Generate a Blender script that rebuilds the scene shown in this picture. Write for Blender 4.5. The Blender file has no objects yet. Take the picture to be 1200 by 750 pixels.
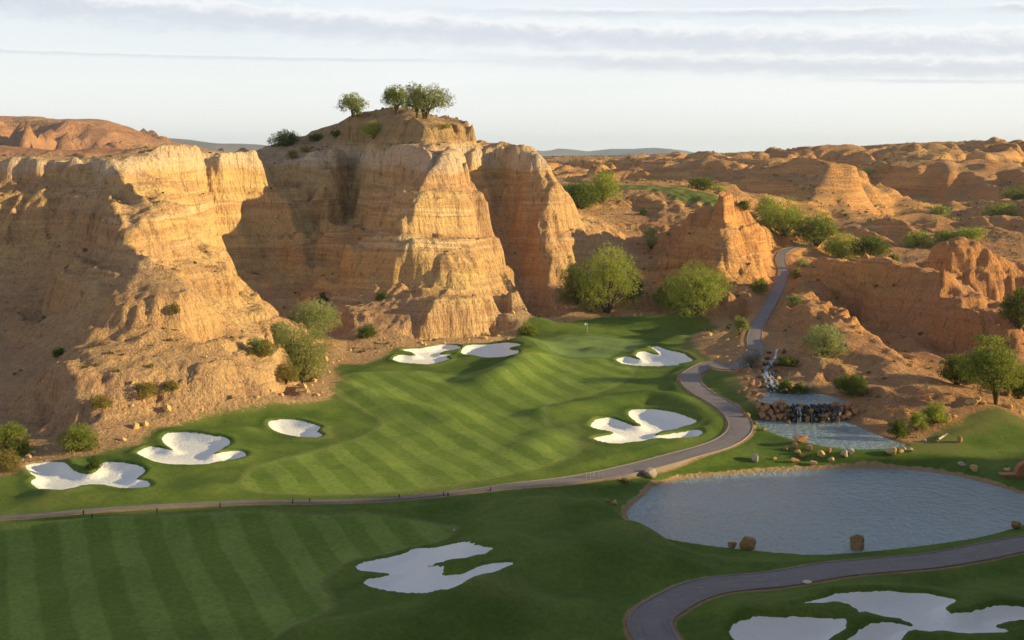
import bpy, bmesh, math, random, time
import numpy as np
from mathutils import Vector, Matrix, geometry
T0 = time.time()
scene = bpy.context.scene
COL = scene.collection
R = math.radians
rng = np.random.default_rng(7)
random.seed(7)

# ------------------------------------------------------------------ camera geometry
H0 = 41.0
FOC = 1300.0
PITCH = math.atan((375 - 186) / FOC)
CP, SP = math.cos(PITCH), math.sin(PITCH)

def ray(px, py):
    u = (np.asarray(px, float) - 600) / FOC
    v = (375 - np.asarray(py, float)) / FOC
    return u, CP + v * SP, -SP + v * CP          # x, y, z per unit

def P(px, py, Y):
    """world point of a photo pixel at depth Y"""
    dx, dy, dz = ray(px, py)
    t = Y / dy
    return dx * t, Y + 0 * t, H0 + dz * t

def G(px, py, z=0.0):
    dx, dy, dz = ray(px, py)
    t = (z - H0) / dz
    return dx * t, dy * t

# ------------------------------------------------------------------ noise
_perm = np.random.default_rng(3).permutation(512).astype(np.int32)
_perm = np.concatenate([_perm, _perm, _perm])
_ga = np.random.default_rng(5).uniform(0, 2 * np.pi, 512)
_gx, _gy = np.cos(_ga), np.sin(_ga)

def perlin(x, y):
    xi = np.floor(x).astype(np.int32); yi = np.floor(y).astype(np.int32)
    xf = x - xi; yf = y - yi
    xi &= 511; yi &= 511
    u = xf * xf * xf * (xf * (xf * 6 - 15) + 10)
    v = yf * yf * yf * (yf * (yf * 6 - 15) + 10)
    def g(ix, iy, fx, fy):
        h = _perm[_perm[ix & 511] + (iy & 511)] & 511
        return _gx[h] * fx + _gy[h] * fy
    a = g(xi, yi, xf, yf); b = g(xi + 1, yi, xf - 1, yf)
    c = g(xi, yi + 1, xf, yf - 1); d = g(xi + 1, yi + 1, xf - 1, yf - 1)
    return ((a + u * (b - a)) * (1 - v) + (c + u * (d - c)) * v) * 1.5

def fbm(x, y, o=4, gain=.5):
    s = 0; a = 1; f = 1
    for k in range(o):
        s = s + a * perlin(x * f + 17.3 * k, y * f + 5.1 * k); a *= gain; f *= 2.03
    return s

def ridged(x, y, o=4, gain=.5):
    s = 0; a = 1; f = 1; n = 0
    for k in range(o):
        s = s + a * (1 - np.abs(perlin(x * f + 31.7 * k, y * f + 9.1 * k)) * 2); n += a; a *= gain; f *= 2.07
    return s / n

def sstep(a, b, x):
    t = np.clip((x - a) / (b - a), 0, 1)
    return t * t * (3 - 2 * t)

# ------------------------------------------------------------------ control points of the relief
CPT = []                                           # x, y, z

def line(pts, n_per=6.0, dY=0.0):
    """pts: (px, py, Y); sampled every ~n_per metres in the world"""
    w = []
    for px, py, Y in pts:
        x, y, z = P(px, py, Y + dY); w.append((float(x), float(y), float(z)))
    seg_add(w, n_per)

def seg_add(w, n_per=6.0):
    for a, b in zip(w, w[1:]):
        d = math.dist(a, b); k = max(1, int(d / n_per))
        for i in range(k):
            t = i / k
            CPT.append(tuple(a[j] + (b[j] - a[j]) * t for j in range(3)))
    CPT.append(w[-1])

def pts(*ps, dY=0.0):
    for px, py, Y in ps:
        x, y, z = P(px, py, Y + dY); CPT.append((float(x), float(y), float(z)))

def base(ps, z=0.3, n_per=5.0):
    seg_add([(float(G(px, py, z)[0]), float(G(px, py, z)[1]), z) for px, py in ps], n_per)

# -- left bluff
base([(-200, 500), (-140, 498), (-60, 498), (0, 499), (30, 503), (60, 512), (100, 522), (140, 519), (180, 508), (210, 499), (250, 491),
      (300, 486), (340, 482), (366, 477), (380, 468)])
base([(378, 458), (368, 446), (358, 432), (366, 418), (395, 407)], .6)
line([(40, 490, 164), (75, 450, 171), (110, 410, 178), (150, 360, 187), (178, 336, 195)])
line([(178, 336, 195), (200, 338, 193), (218, 343, 194), (240, 354, 198), (285, 405, 195), (330, 437, 192), (372, 463, 189)])
line([(178, 336, 195), (165, 318, 200), (180, 297, 203), (160, 285, 209), (156, 252, 222), (158, 228, 231), (150, 215, 240), (140, 200, 248), (130, 188, 254)])
pts((280, 425, 187), (310, 440, 184), (100, 480, 164),
    (180, 480, 168), (240, 465, 173), (300, 462, 178))
line([(128, 374, 186.5), (150, 355, 189.5), (178, 335, 193.5), (215, 343, 193), (230, 372, 191)], 3)
line([(135, 393, 183.5), (155, 411, 180.5), (185, 404, 183), (222, 396, 187)], 3)
line([(75, 445, 172.2), (110, 430, 174.5), (150, 428, 175.5), (200, 425, 177.5), (260, 425, 181.5)], 4)
line([(78, 460, 169.8), (110, 451, 171), (150, 453, 171.3), (200, 451, 172.8), (260, 449, 176.5)], 4)
# right flank of the nose
pts((200, 300, 222), (240, 330, 222), (280, 365, 222), (250, 370, 208), (200, 315, 212), (300, 390, 217), (320, 405, 212), (225, 335, 212), (180, 262, 226), (190, 240, 240))
line([(222, 262, 247), (245, 292, 240), (262, 312, 233), (276, 332, 227), (282, 345, 224)])
line([(250, 283, 284), (280, 328, 274), (300, 355, 264), (322, 378, 256), (345, 395, 250)])
# rim of the left plateau and the face below it
line([(130, 188, 254), (165, 187, 264), (200, 184, 274), (230, 183, 284), (260, 187, 294), (285, 192, 303), (300, 198, 308), (314, 207, 311)])
line([(314, 207, 311), (326, 222, 310), (342, 236, 309), (354, 264, 303), (362, 286, 296)])
pts((205, 225, 262), (212, 270, 248), (243, 230, 282), (280, 235, 298), (316, 240, 306), (302, 290, 299), (338, 290, 302), (322, 330, 283),
    (342, 330, 287), (262, 262, 290), (170, 205, 256), (225, 205, 276), (270, 210, 295), (195, 212, 262))
# left recessed cliff with the gully in front
line([(108, 204, 254), (104, 225, 250), (85, 280, 241), (55, 335, 231), (20, 375, 221), (-20, 400, 214), (-70, 425, 206)])
line([(-220, 194, 262), (-120, 193, 262), (-40, 194, 260), (0, 194, 258), (30, 192, 258), (60, 192, 258), (90, 190, 258), (108, 192, 262), (130, 188, 254)])
pts((0, 220, 253), (40, 230, 251), (75, 230, 251), (0, 280, 244), (45, 290, 242), (-80, 230, 254), (-80, 300, 242), (0, 340, 233), (-60, 370, 228), (90, 215, 254))
pts((60, 400, 190), (30, 440, 181), (80, 350, 204), (110, 300, 218), (125, 250, 232), (100, 370, 193), (0, 470, 172), (-50, 470, 175), (20, 410, 196), (140, 225, 238), (120, 330, 203))
for px, Y_ in ((-220, (275, 292, 310)), (-140, (275, 292, 310)), (-60, (275, 292, 310)), (20, (275, 292, 310)), (100, (277, 292, 310, 325)), (180, (290, 308, 330)), (250, (318, 335)), (290, (330, 345))):
    for Y in Y_:
        x, _, _ = P(px, 190, Y); CPT.append((float(x), Y, 40.6 + .5 * math.sin(px)))
for px in (-220, -100, 20, 140, 240):
    x, _, _ = P(px, 190, 375); CPT.append((float(x), 375, 30.0))
    x, _, _ = P(px, 190, 420); CPT.append((float(x), 420, 20.0))
# -- gullies and pillar between the bluffs
line([(328, 206, 348), (335, 222, 347), (344, 246, 344), (358, 282, 330), (373, 303, 315), (372, 322, 298), (352, 350, 281), (346, 375, 267), (362, 396, 252)])
line([(350, 188, 346), (372, 189, 344), (392, 190, 346)], 4)
line([(372, 189, 344), (371, 210, 328), (377, 235, 317), (382, 262, 308), (388, 292, 299)], 3)
line([(350, 200, 338), (356, 240, 326), (367, 284, 312)], 4)
line([(394, 205, 336), (398, 240, 326), (397, 275, 314)], 4)
line([(402, 190, 364), (409, 214, 358), (412, 240, 351), (409, 270, 341), (404, 292, 329), (388, 310, 316)])
# -- central bluff
D = 8
line([(285, 181, 372), (316, 170, 378), (353, 159, 380), (375, 149, 378), (399, 138, 372), (416, 134, 364), (440, 132, 352), (480, 133, 334), (500, 137, 328), (520, 145, 330), (560, 152, 330), (578, 160, 328)], dY=D)
line([(300, 190, 342), (330, 186, 350), (360, 180, 352), (400, 178, 346), (440, 174, 326), (480, 171, 310), (508, 178, 298)], dY=D)
line([(480, 136, 328), (488, 150, 314), (508, 178, 298)], dY=D)
pts((440, 152, 338), (410, 160, 354), (530, 162, 318), (530, 178, 310), (556, 168, 322), (370, 168, 362), dY=D)
for px, zz, Y_ in ((260, 30, 415), (330, 34, 420), (400, 38, 420), (480, 40, 395), (560, 40, 385), (620, 30, 375)):
    x, _, _ = P(px, 190, Y_); CPT.append((float(x), Y_, zz))
    CPT.append((float(x) * 1.1, 455, 22))
line([(508, 178, 296), (496, 205, 279), (494, 245, 268), (482, 266, 264), (462, 295, 261)], dY=D)
pts((430, 200, 324), (442, 240, 306), (430, 280, 294), (412, 306, 287), (466, 225, 295), (462, 200, 303), (425, 220, 324), (420, 260, 309), dY=D)
line([(508, 178, 296), (532, 195, 292), (556, 210, 291), (560, 222, 288), (550, 240, 284), (574, 252, 287), (582, 275, 285), (588, 300, 282), (592, 322, 279), (598, 345, 275)], dY=D)
pts((520, 230, 278), (515, 265, 268), (548, 270, 273), (532, 300, 260), (562, 310, 262), dY=D)
line([(400, 298, 270), (440, 303, 266), (480, 307, 264), (516, 303, 262)], dY=D)
line([(402, 332, 263), (430, 338, 259), (470, 335, 257), (516, 332, 255)], dY=D)
pts((430, 370, 248), (480, 365, 248), (540, 350, 254), (580, 355, 258), (600, 345, 264), (400, 380, 250), (560, 335, 259), dY=D)
line([(440, 388, 239.5), (470, 386, 241), (500, 379, 242.5), (560, 370, 250.5), (595, 362, 259)], dY=D, n_per=4)
base([(396, 408), (420, 411), (440, 409), (480, 402), (510, 399), (545, 397), (575, 391), (596, 378), (606, 368), (622, 362)], .4)
# recess and right spur
line([(545, 172, 322), (566, 190, 330), (574, 215, 326), (586, 245, 320), (602, 285, 310), (610, 310, 304), (612, 340, 292), (610, 356, 284)], dY=D)
line([(578, 160, 328), (600, 170, 322), (630, 195, 314), (648, 207, 310), (652, 222, 308), (642, 240, 304), (624, 262, 300), (634, 290, 297), (642, 320, 292)], dY=D)
pts((612, 203, 313), (655, 250, 308), (672, 275, 308), (692, 292, 309), (665, 325, 296), (690, 325, 303), (645, 345, 286), (700, 345, 294), dY=D)
line([(655, 224, 345), (672, 245, 338), (700, 276, 332), (722, 302, 322), (738, 325, 309), (752, 350, 296)])
# -- valley with the upper tee bench
line([(655, 213, 430), (700, 214, 432), (760, 212, 435), (800, 218, 432), (830, 224, 425), (858, 234, 410)], 9)
line([(660, 222, 418), (720, 221, 415), (770, 223, 410), (795, 231, 400), (845, 237, 392)], 9)
pts((720, 250, 382), (750, 252, 380), (800, 256, 368), (690, 250, 372), (740, 285, 348), (780, 280, 348), (805, 300, 328), (772, 330, 306), (795, 335, 300), (760, 300, 338))
base([(640, 371), (700, 366), (760, 363), (820, 364)], 1.3)
# knob
line([(800, 258, 335), (830, 240, 324), (850, 229, 318), (870, 245, 322), (900, 266, 335), (918, 282, 352)])
line([(850, 229, 318), (846, 250, 307), (840, 275, 298), (834, 300, 290), (828, 330, 284)])
pts((870, 290, 300), (880, 335, 272), (855, 335, 278), (900, 305, 322), (893, 345, 278), (830, 354, 288), (860, 371, 274), (880, 270, 318), (840, 364, 284))
pts((850, 393, 236), (832, 402, 230), (842, 422, 213), (868, 400, 230), (822, 388, 242))
# -- cart path up the hill (also carved exactly later)
PATH_UP = [(851, 432, 205), (868, 428, 208), (880, 419, 213), (886, 408, 219), (884, 397, 227), (889, 380, 245), (902, 358, 271), (913, 336, 296), (918, 318, 318), (914, 304, 340), (920, 294.5, 362), (938, 288, 376), (960, 286, 392)]
line(PATH_UP, 6)
# -- hill right of the path, ponds
line([(930, 300, 352), (934, 318, 315), (938, 335, 276), (962, 357, 246), (1000, 385, 216), (1050, 414, 198), (1100, 444, 183), (1150, 468, 173)])
pts((940, 385, 232), (925, 405, 215), (950, 420, 196), (960, 400, 206), (1000, 430, 190), (1040, 450, 181), (980, 447, 186), (1060, 482, 169), (1100, 472, 173),
    (1030, 475, 173), (1010, 455, 180), (915, 350, 262), (905, 400, 220))
line([(975, 345, 300), (1000, 385, 247), (1030, 405, 232), (1080, 430, 217), (1130, 447, 204), (1200, 455, 200)])
line([(960, 300, 330), (1000, 313, 284), (1050, 319, 263), (1095, 321, 255), (1122, 336, 250), (1140, 370, 240), (1166, 402, 229)])
line([(968, 346, 296), (1000, 373, 271), (1050, 396, 251), (1100, 406, 241)])
line([(1150, 372, 272), (1110, 340, 287), (1040, 322, 318)])
line([(1048, 316, 330), (1090, 291, 312), (1125, 280, 308), (1150, 284, 306), (1174, 300, 304), (1184, 330, 303)], 4)
pts((1135, 357, 296), (1185, 358, 298), (1200, 370, 285), (1230, 390, 262))
line([(1060, 330, 305), (1100, 345, 296), (1135, 362, 292), (1187, 362, 296)], 5)
pts((1175, 430, 212), (1200, 430, 215), (1230, 440, 210), (1185, 410, 228), (1250, 400, 240))
# -- farther badlands on the right
pts((920, 282, 395), (980, 296, 380), (1040, 309, 366), (900, 262, 420), (1090, 300, 370), (1150, 300, 360), (1200, 300, 360))
line([(1030, 255, 450), (1045, 258, 442), (1062, 275, 425), (1080, 293, 408)], 9)
line([(940, 268, 446), (985, 260, 446), (1030, 258, 450)], 9)
line([(885, 224, 520), (920, 213, 522), (960, 208, 522), (1003, 207, 516), (1010, 216, 512)], 10)
pts((890, 247, 495), (940, 254, 482), (1000, 254, 484), (940, 207, 560), (1000, 207, 560), (880, 215, 560))
line([(1028, 211, 548), (1018, 240, 518), (1010, 258, 490)], 10)
line([(1028, 211, 548), (1050, 238, 526), (1076, 258, 500)], 10)
pts((1000, 215, 620), (1060, 220, 600), (1110, 238, 545), (1150, 232, 560), (1100, 262, 460), (1150, 262, 455), (1200, 262, 455), (1180, 285, 400), (1130, 285, 395), (1200, 235, 540), (1165, 246, 490))
for ps in ([(560, 192, 1350), (640, 188, 1300), (700, 187.5, 1280), (760, 186.5, 1200), (820, 184, 1100), (880, 180, 1050), (950, 177, 1000), (1000, 173, 980), (1050, 169.5, 950), (1095, 167, 930),
            (1130, 168, 930), (1200, 169, 940), (1300, 168, 950), (1450, 169, 960)],):
    line(ps, 30)
for ps in ([(600, 205, 900), (700, 203, 800), (800, 206, 720), (900, 200, 730), (1000, 195, 760), (1100, 204, 720), (1200, 206, 720), (1350, 206, 720)],):
    line(ps, 30)
for px in range(560, 1500, 80):
    x, y, z = P(px, 181 - max(0, min(12, (px - 800) / 22)), 1500); CPT.append((float(x), float(y), float(z) - 4))
    CPT.append((float(x) * 1.2, 1900, float(z) - 6))
pts((640, 208, 620), (700, 207, 560), (780, 210, 560), (850, 214, 560), (680, 212, 480), (780, 215, 480), (850, 225, 470))
# -- plain to the left behind the bluffs, far sides
for x in (-1100, -700, -400, -150):
    for y in (520, 800, 1200, 1800): CPT.append((x, y, 16.0))
for x, y in ((0, 900), (0, 1300), (60, 700), (0, 560)): CPT.append((x, y, 22.0))
for x, y, z in ((-260, 60, 12), (-260, 150, 22), (-260, 220, 35), (-260, 300, 40), (-400, 100, 30), (-400, 250, 38), (-800, 100, 25), (-800, 300, 25),
                (-190, 100, 3), (-175, 140, 4), (-130, 60, 2), (-120, 20, 6),
                (260, 250, 22), (260, 330, 26), (260, 420, 26), (230, 200, 14), (420, 250, 35), (420, 400, 32), (800, 200, 40), (800, 500, 40), (420, 100, 48), (700, 0, 40), (1100, 300, 40)):
    CPT.append((x, y, z))
# -- hill the photograph is taken from, and the ridge that carries on to its right (it shades the foreground)
for x, y, z in ((0, -2, 38.8), (-14, -2, 38.0), (14, -3, 39.2), (0, -30, 41), (-40, -20, 36), (-90, -30, 30), (0, 24, 18), (-26, 24, 14), (-30, 44, 2), (0, 50, 2), (30, 20, 24), (-70, 24, 10),
                (30, 52, 2), (0, 70, 0), (-60, 60, 1), (-200, -100, 30), (0, -150, 40), (200, -150, 50), (400, -100, 50)):
    CPT.append((x, y, z))
RIDGE = [(20, 4, 39), (60, 22, 40), (95, 54, 46), (114, 84, 48.5), (133, 98, 49.5), (156, 110, 50), (180, 117, 47.5), (203, 122, 48.5), (228, 126, 47), (252, 130, 48), (300, 136, 50)]
seg_add(RIDGE, 8)
seg_add([(x + 14, y - 30, z + 1) for x, y, z in RIDGE], 14)
seg_add([(34, 52, 2), (44, 70, 1), (51, 90, .5), (56, 102, 0), (74, 122, 0), (104, 136, 1), (145, 154, 4), (220, 172, 9)], 8)

# ------------------------------------------------------------------ golf outlines in photo pixels
LAKE_Z, POND_Z, POOL_Z = -1.5, 0.0, 2.2
LAKE = [(735, 603), (742, 592), (757, 580), (766, 571), (800, 562), (850, 557), (900, 553), (960, 550), (1020, 549), (1080, 552), (1130, 560), (1175, 572), (1200, 580), (1228, 590),
        (1225, 603), (1190, 618), (1150, 629), (1100, 637), (1050, 643), (1000, 648), (950, 650), (900, 647), (850, 642), (800, 635), (762, 627), (742, 617)]
POND = [(886, 494), (905, 490), (940, 491), (985, 491), (1002, 498), (1022, 507), (1046, 516), (1062, 522), (1040, 526), (1000, 527), (960, 522), (925, 514), (898, 504)]
POOL = [(891, 463), (905, 459), (930, 458), (960, 461), (986, 468), (992, 474), (950, 476), (920, 475), (893, 471)]
GRASS = [(-330, 520), (-330, 900), (400, 1100), (1500, 900), (1500, 560), (1300, 515), (1200, 498), (1165, 492), (1132, 497), (1110, 505), (1085, 511), (1068, 519), (1050, 520), (1020, 510), (1000, 500), (975, 493),
         (900, 491), (884, 478), (876, 464), (866, 452), (858, 440), (848, 434), (836, 431), (824, 424), (815, 410), (818, 397), (840, 388), (847, 385), (832, 375), (800, 369), (760, 368), (700, 371), (655, 377),
         (628, 376), (605, 380), (598, 392), (560, 401), (500, 405), (460, 409), (425, 424), (395, 423), (384, 432), (392, 448), (384, 460), (377, 470), (352, 477), (300, 484), (250, 492), (205, 499), (172, 507), (150, 522), (118, 530),
         (70, 538), (36, 540), (0, 556), (-100, 548)]
FAIR1 = [(283, 566), (300, 549), (350, 535), (410, 515), (440, 500), (447, 488), (425, 478), (395, 463), (390, 450), (402, 440), (440, 436), (490, 434), (535, 440), (575, 438), (602, 431), (640, 421), (690, 419), (742, 425),
         (738, 444), (705, 460), (660, 470), (640, 488), (646, 502), (668, 512), (678, 528), (660, 540), (600, 558), (520, 571), (400, 579), (310, 581), (284, 575)]
FAIR2 = [(-260, 640), (-100, 634), (0, 630), (60, 623), (160, 618), (300, 611), (420, 604), (480, 606), (520, 616), (532, 626), (505, 636), (440, 646), (400, 657), (376, 675), (386, 695), (388, 712), (350, 735), (318, 752), (250, 800), (100, 860), (-260, 860)]
GREEN = [(634, 402), (642, 394), (665, 390), (700, 390), (735, 393), (750, 400), (742, 409), (712, 415), (675, 416), (645, 411)]
BUNKERS = [
 [(30, 546), (45, 543), (65, 542), (85, 551), (103, 556), (113, 553), (118, 544), (130, 542), (150, 544), (168, 549), (168, 556), (160, 562), (172, 564), (176, 570), (165, 574), (140, 573), (115, 569), (95, 571), (75, 576), (55, 575), (40, 570), (36, 565), (42, 560), (36, 556)],
 [(160, 531), (175, 524), (192, 526), (203, 528), (193, 521), (190, 513), (200, 507), (220, 507), (250, 511), (266, 514), (270, 521), (260, 527), (251, 533), (266, 529), (284, 529), (288, 535), (275, 540), (255, 543), (235, 546), (210, 546), (185, 543), (168, 537)],
 [(315, 495), (330, 492), (350, 493), (365, 497), (376, 501), (372, 506), (378, 511), (370, 514), (350, 513), (330, 509), (318, 503)],
 [(460, 421), (468, 416), (486, 417), (484, 414), (470, 411), (480, 409), (500, 407), (520, 404), (538, 406), (539, 409), (519, 413), (517, 416), (531, 415), (523, 419), (526, 422), (505, 428), (485, 427), (468, 425)],
 [(540, 413), (545, 406), (560, 404), (590, 402), (608, 403), (610, 406), (597, 409), (608, 411), (605, 416), (590, 419), (565, 419), (545, 416)],
 [(722, 422), (735, 418), (751, 422), (745, 416), (755, 412), (773, 416), (768, 411), (762, 408), (770, 406), (790, 412), (805, 417), (812, 424), (795, 427), (795, 429), (760, 430), (735, 428)],
 [(693, 497), (700, 491), (715, 490), (728, 494), (742, 499), (751, 499), (738, 489), (737, 483), (745, 480), (765, 480), (785, 483), (805, 489), (817, 495), (800, 501), (775, 507), (768, 511), (790, 508), (815, 504), (824, 508), (815, 513), (790, 515), (765, 515), (745, 519), (720, 521), (700, 517), (697, 513), (715, 510), (718, 507), (705, 505), (693, 501)],
 [(416, 664), (430, 658), (470, 650), (490, 643), (530, 638), (560, 639), (582, 643), (570, 650), (545, 655), (520, 660), (499, 666), (521, 665), (521, 670), (518, 675), (530, 675), (545, 672), (565, 664), (590, 660), (604, 662), (590, 668), (565, 676), (545, 684), (525, 693), (500, 696), (470, 696), (440, 691), (427, 685), (428, 680), (440, 677), (456, 675), (450, 672), (425, 671)],
 [(925, 711), (945, 706), (975, 698), (1000, 695), (1040, 693), (1065, 694), (1095, 698), (1121, 704), (1110, 712), (1113, 718), (1130, 718), (1160, 711), (1200, 713), (1240, 716), (1245, 726), (1200, 728), (1172, 733), (1168, 737), (1188, 738), (1170, 743), (1130, 743), (1095, 741), (1070, 741), (1062, 747), (1040, 760), (1000, 762), (992, 752), (1003, 745), (1010, 735), (1025, 730), (1050, 731), (1067, 735), (1068, 732), (1050, 726), (1020, 721), (1000, 720), (1003, 715), (985, 709), (960, 709)],
 [(853, 740), (865, 728), (890, 723), (920, 724), (960, 725), (990, 727), (994, 732), (989, 741), (975, 748), (960, 757), (900, 762), (865, 753)],
]
PATH_LOW = [(-160, 616), (-60, 611), (0, 608), (75, 605.5), (150, 601), (225, 596), (300, 591), (375, 587.5), (450, 583), (510, 579.5), (560, 575.5), (610, 570), (650, 564), (700, 555.5), (745, 545.5), (795, 533.5), (836, 522), (862, 510), (868, 500),
            (858, 490), (842, 480), (824, 468), (811, 456), (808, 447), (818, 440), (835, 435), (851, 432)]
PATH_FRONT = [(1500, 600), (1330, 616), (1200, 633), (1150, 640), (1100, 648), (1050, 656), (1000, 664), (950, 673), (900, 682), (850, 692), (810, 703), (780, 715), (763, 728), (762, 742), (775, 760), (800, 790), (830, 830)]

def px_world(poly, z=0.0):
    a = np.array(poly, float); x, y = G(a[:, 0], a[:, 1], z); return np.stack([x, y], 1)

def smooth_closed(a, n=4):
    """Catmull-Rom through a closed outline"""
    m = len(a); out = []
    for i in range(m):
        p0, p1, p2, p3 = a[i - 1], a[i], a[(i + 1) % m], a[(i + 2) % m]
        for k in range(n):
            t = k / n
            out.append(.5 * ((2 * p1) + (-p0 + p2) * t + (2 * p0 - 5 * p1 + 4 * p2 - p3) * t * t + (-p0 + 3 * p1 - 3 * p2 + p3) * t ** 3))
    return np.array(out)

def smooth_open(a, n=6):
    a = np.asarray(a, float); m = len(a); out = []
    for i in range(m - 1):
        p0, p1, p2, p3 = a[max(i - 1, 0)], a[i], a[i + 1], a[min(i + 2, m - 1)]
        for k in range(n):
            t = k / n
            out.append(.5 * ((2 * p1) + (-p0 + p2) * t + (2 * p0 - 5 * p1 + 4 * p2 - p3) * t * t + (-p0 + 3 * p1 - 3 * p2 + p3) * t ** 3))
    out.append(a[-1]); return np.array(out)

def sdf(poly, x, y):
    """signed distance, positive inside; only near the outline's box, -40 elsewhere"""
    out = np.full(x.shape, -40.0)
    m = (x > poly[:, 0].min() - 40) & (x < poly[:, 0].max() + 40) & (y > poly[:, 1].min() - 40) & (y < poly[:, 1].max() + 40)
    xs, ys = x[m], y[m]
    d2 = np.full(xs.shape, 1600.0); ins = np.zeros(xs.shape, bool)
    for (ax, ay), (bx, by) in zip(poly, np.roll(poly, -1, 0)):
        ex, ey = bx - ax, by - ay; L = ex * ex + ey * ey + 1e-12
        t = np.clip(((xs - ax) * ex + (ys - ay) * ey) / L, 0, 1)
        d2 = np.minimum(d2, (xs - ax - t * ex) ** 2 + (ys - ay - t * ey) ** 2)
        c = (ay > ys) != (by > ys)
        ins ^= c & (xs < (bx - ax) * (ys - ay) / (by - ay + 1e-12) + ax)
    out[m] = np.where(ins, 1, -1) * np.sqrt(d2)
    return out

def dist_line(pl, x, y, reach=30):
    """distance to a polyline of (x, y, z) and the z of its nearest point"""
    d2 = np.full(x.shape, float(reach * reach)); zz = np.zeros(x.shape)
    for a, b in zip(pl, pl[1:]):
        m = (x > min(a[0], b[0]) - reach) & (x < max(a[0], b[0]) + reach) & (y > min(a[1], b[1]) - reach) & (y < max(a[1], b[1]) + reach)
        xs, ys = x[m], y[m]; ex, ey = b[0] - a[0], b[1] - a[1]; L = ex * ex + ey * ey + 1e-12
        t = np.clip(((xs - a[0]) * ex + (ys - a[1]) * ey) / L, 0, 1)
        q = (xs - a[0] - t * ex) ** 2 + (ys - a[1] - t * ey) ** 2
        cur = d2[m]; n = q < cur
        cur[n] = q[n]; d2[m] = cur
        cz = zz[m]; cz[n] = (a[2] + t * (b[2] - a[2]))[n]; zz[m] = cz
    return np.sqrt(d2), zz

lakeW = smooth_closed(px_world(LAKE, LAKE_Z)); pondW = smooth_closed(px_world(POND, POND_Z)); poolW = smooth_closed(px_world(POOL, POOL_Z))
grassW = np.array([np.array(G(a, b, 1.6 if b < 400 and a > 590 else 0.0)) for a, b in GRASS])
for pw, z, n in ((lakeW, LAKE_Z, 3), (pondW, POND_Z, 2), (poolW, POOL_Z, 2)):
    for q in pw[::n]: CPT.append((q[0], q[1], z + .15))
# flat golf ground pins
gx, gy = np.meshgrid(np.arange(-150, 120, 11.0), np.arange(62, 290, 11.0))
gx, gy = gx.ravel() + rng.uniform(-2, 2, gx.size), gy.ravel() + rng.uniform(-2, 2, gy.size)
gi = sdf(grassW, gx, gy); li = np.maximum(np.maximum(sdf(lakeW, gx, gy), sdf(pondW, gx, gy)), sdf(poolW, gx, gy))
ridge_d, _ = dist_line([(44, 70, 0), (62, 92, 0), (80, 106, 0), (106, 118, 0), (140, 126, 0), (230, 150, 0)], gx, gy, 60)
for x, y, a, b in zip(gx, gy, gi, li):
    if a > 5 and b < -5 and not (x > 42 and y < 112) and not (x > 70):
        CPT.append((x, y, .25 * math.sin(x * .11) + .25 * math.cos(y * .09)))
print('control points', len(CPT))
CPA = np.array(CPT)
# merge near-duplicates
key = np.round(CPA[:, :2] / 1.2).astype(int); _, ui = np.unique(key, axis=0, return_index=True); CPA = CPA[np.sort(ui)]
n = len(CPA)
S = 100.0
A = np.zeros((n + 3, n + 3))
dx = CPA[:, None, :2] - CPA[None, :, :2]
A[:n, :n] = -np.sqrt((dx ** 2).sum(-1)) / S
A[:n, :n] -= np.eye(n) * 0.0005
A[:n, n] = 1; A[:n, n + 1:] = CPA[:, :2] / 1000; A[n, :n] = 1; A[n + 1:, :n] = (CPA[:, :2] / 1000).T
W = np.linalg.solve(A, np.concatenate([CPA[:, 2], [0, 0, 0]]))

def rbf(x, y):
    sh = x.shape; x = x.ravel(); y = y.ravel(); out = np.empty(x.size)
    px_, py_ = CPA[:, 0].astype(np.float32), CPA[:, 1].astype(np.float32); w = W[:n].astype(np.float32)
    for i in range(0, x.size, 8192):
        xs = x[i:i + 8192].astype(np.float32)[:, None]; ys = y[i:i + 8192].astype(np.float32)[:, None]
        d = np.sqrt((xs - px_) ** 2 + (ys - py_) ** 2)
        out[i:i + 8192] = -(d @ w) / S
    return (out + W[n] + W[n + 1] * x / 1000 + W[n + 2] * y / 1000).reshape(sh)

class Grid:
    def __init__(s, x0, x1, y0, y1, st):
        s.x0, s.y0, s.st = x0, y0, st
        s.nx = int(round((x1 - x0) / st)) + 1; s.ny = int(round((y1 - y0) / st)) + 1
        s.x1 = x0 + (s.nx - 1) * st; s.y1 = y0 + (s.ny - 1) * st
        s.X, s.Y = np.meshgrid(x0 + np.arange(s.nx) * st, y0 + np.arange(s.ny) * st)
        s.Z = None
    def sample(s, x, y, Z=None):
        Z = s.Z if Z is None else Z
        u = np.clip((np.asarray(x, float) - s.x0) / s.st, 0, s.nx - 1.001); v = np.clip((np.asarray(y, float) - s.y0) / s.st, 0, s.ny - 1.001)
        i = u.astype(int); j = v.astype(int); fu = u - i; fv = v - j
        return (Z[j, i] * (1 - fu) + Z[j, i + 1] * fu) * (1 - fv) + (Z[j + 1, i] * (1 - fu) + Z[j + 1, i + 1] * fu) * fv
    def inside(s, x, y, m=0):
        return (x > s.x0 + m) & (x < s.x1 - m) & (y > s.y0 + m) & (y < s.y1 - m)

def blur(Z, k):
    for _ in range(k):
        Z = (np.pad(Z, ((1, 1), (0, 0)), 'edge')[:-2] + 2 * Z + np.pad(Z, ((1, 1), (0, 0)), 'edge')[2:]) / 4
        Z = (np.pad(Z, ((0, 0), (1, 1)), 'edge')[:, :-2] + 2 * Z + np.pad(Z, ((0, 0), (1, 1)), 'edge')[:, 2:]) / 4
    return Z

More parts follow.
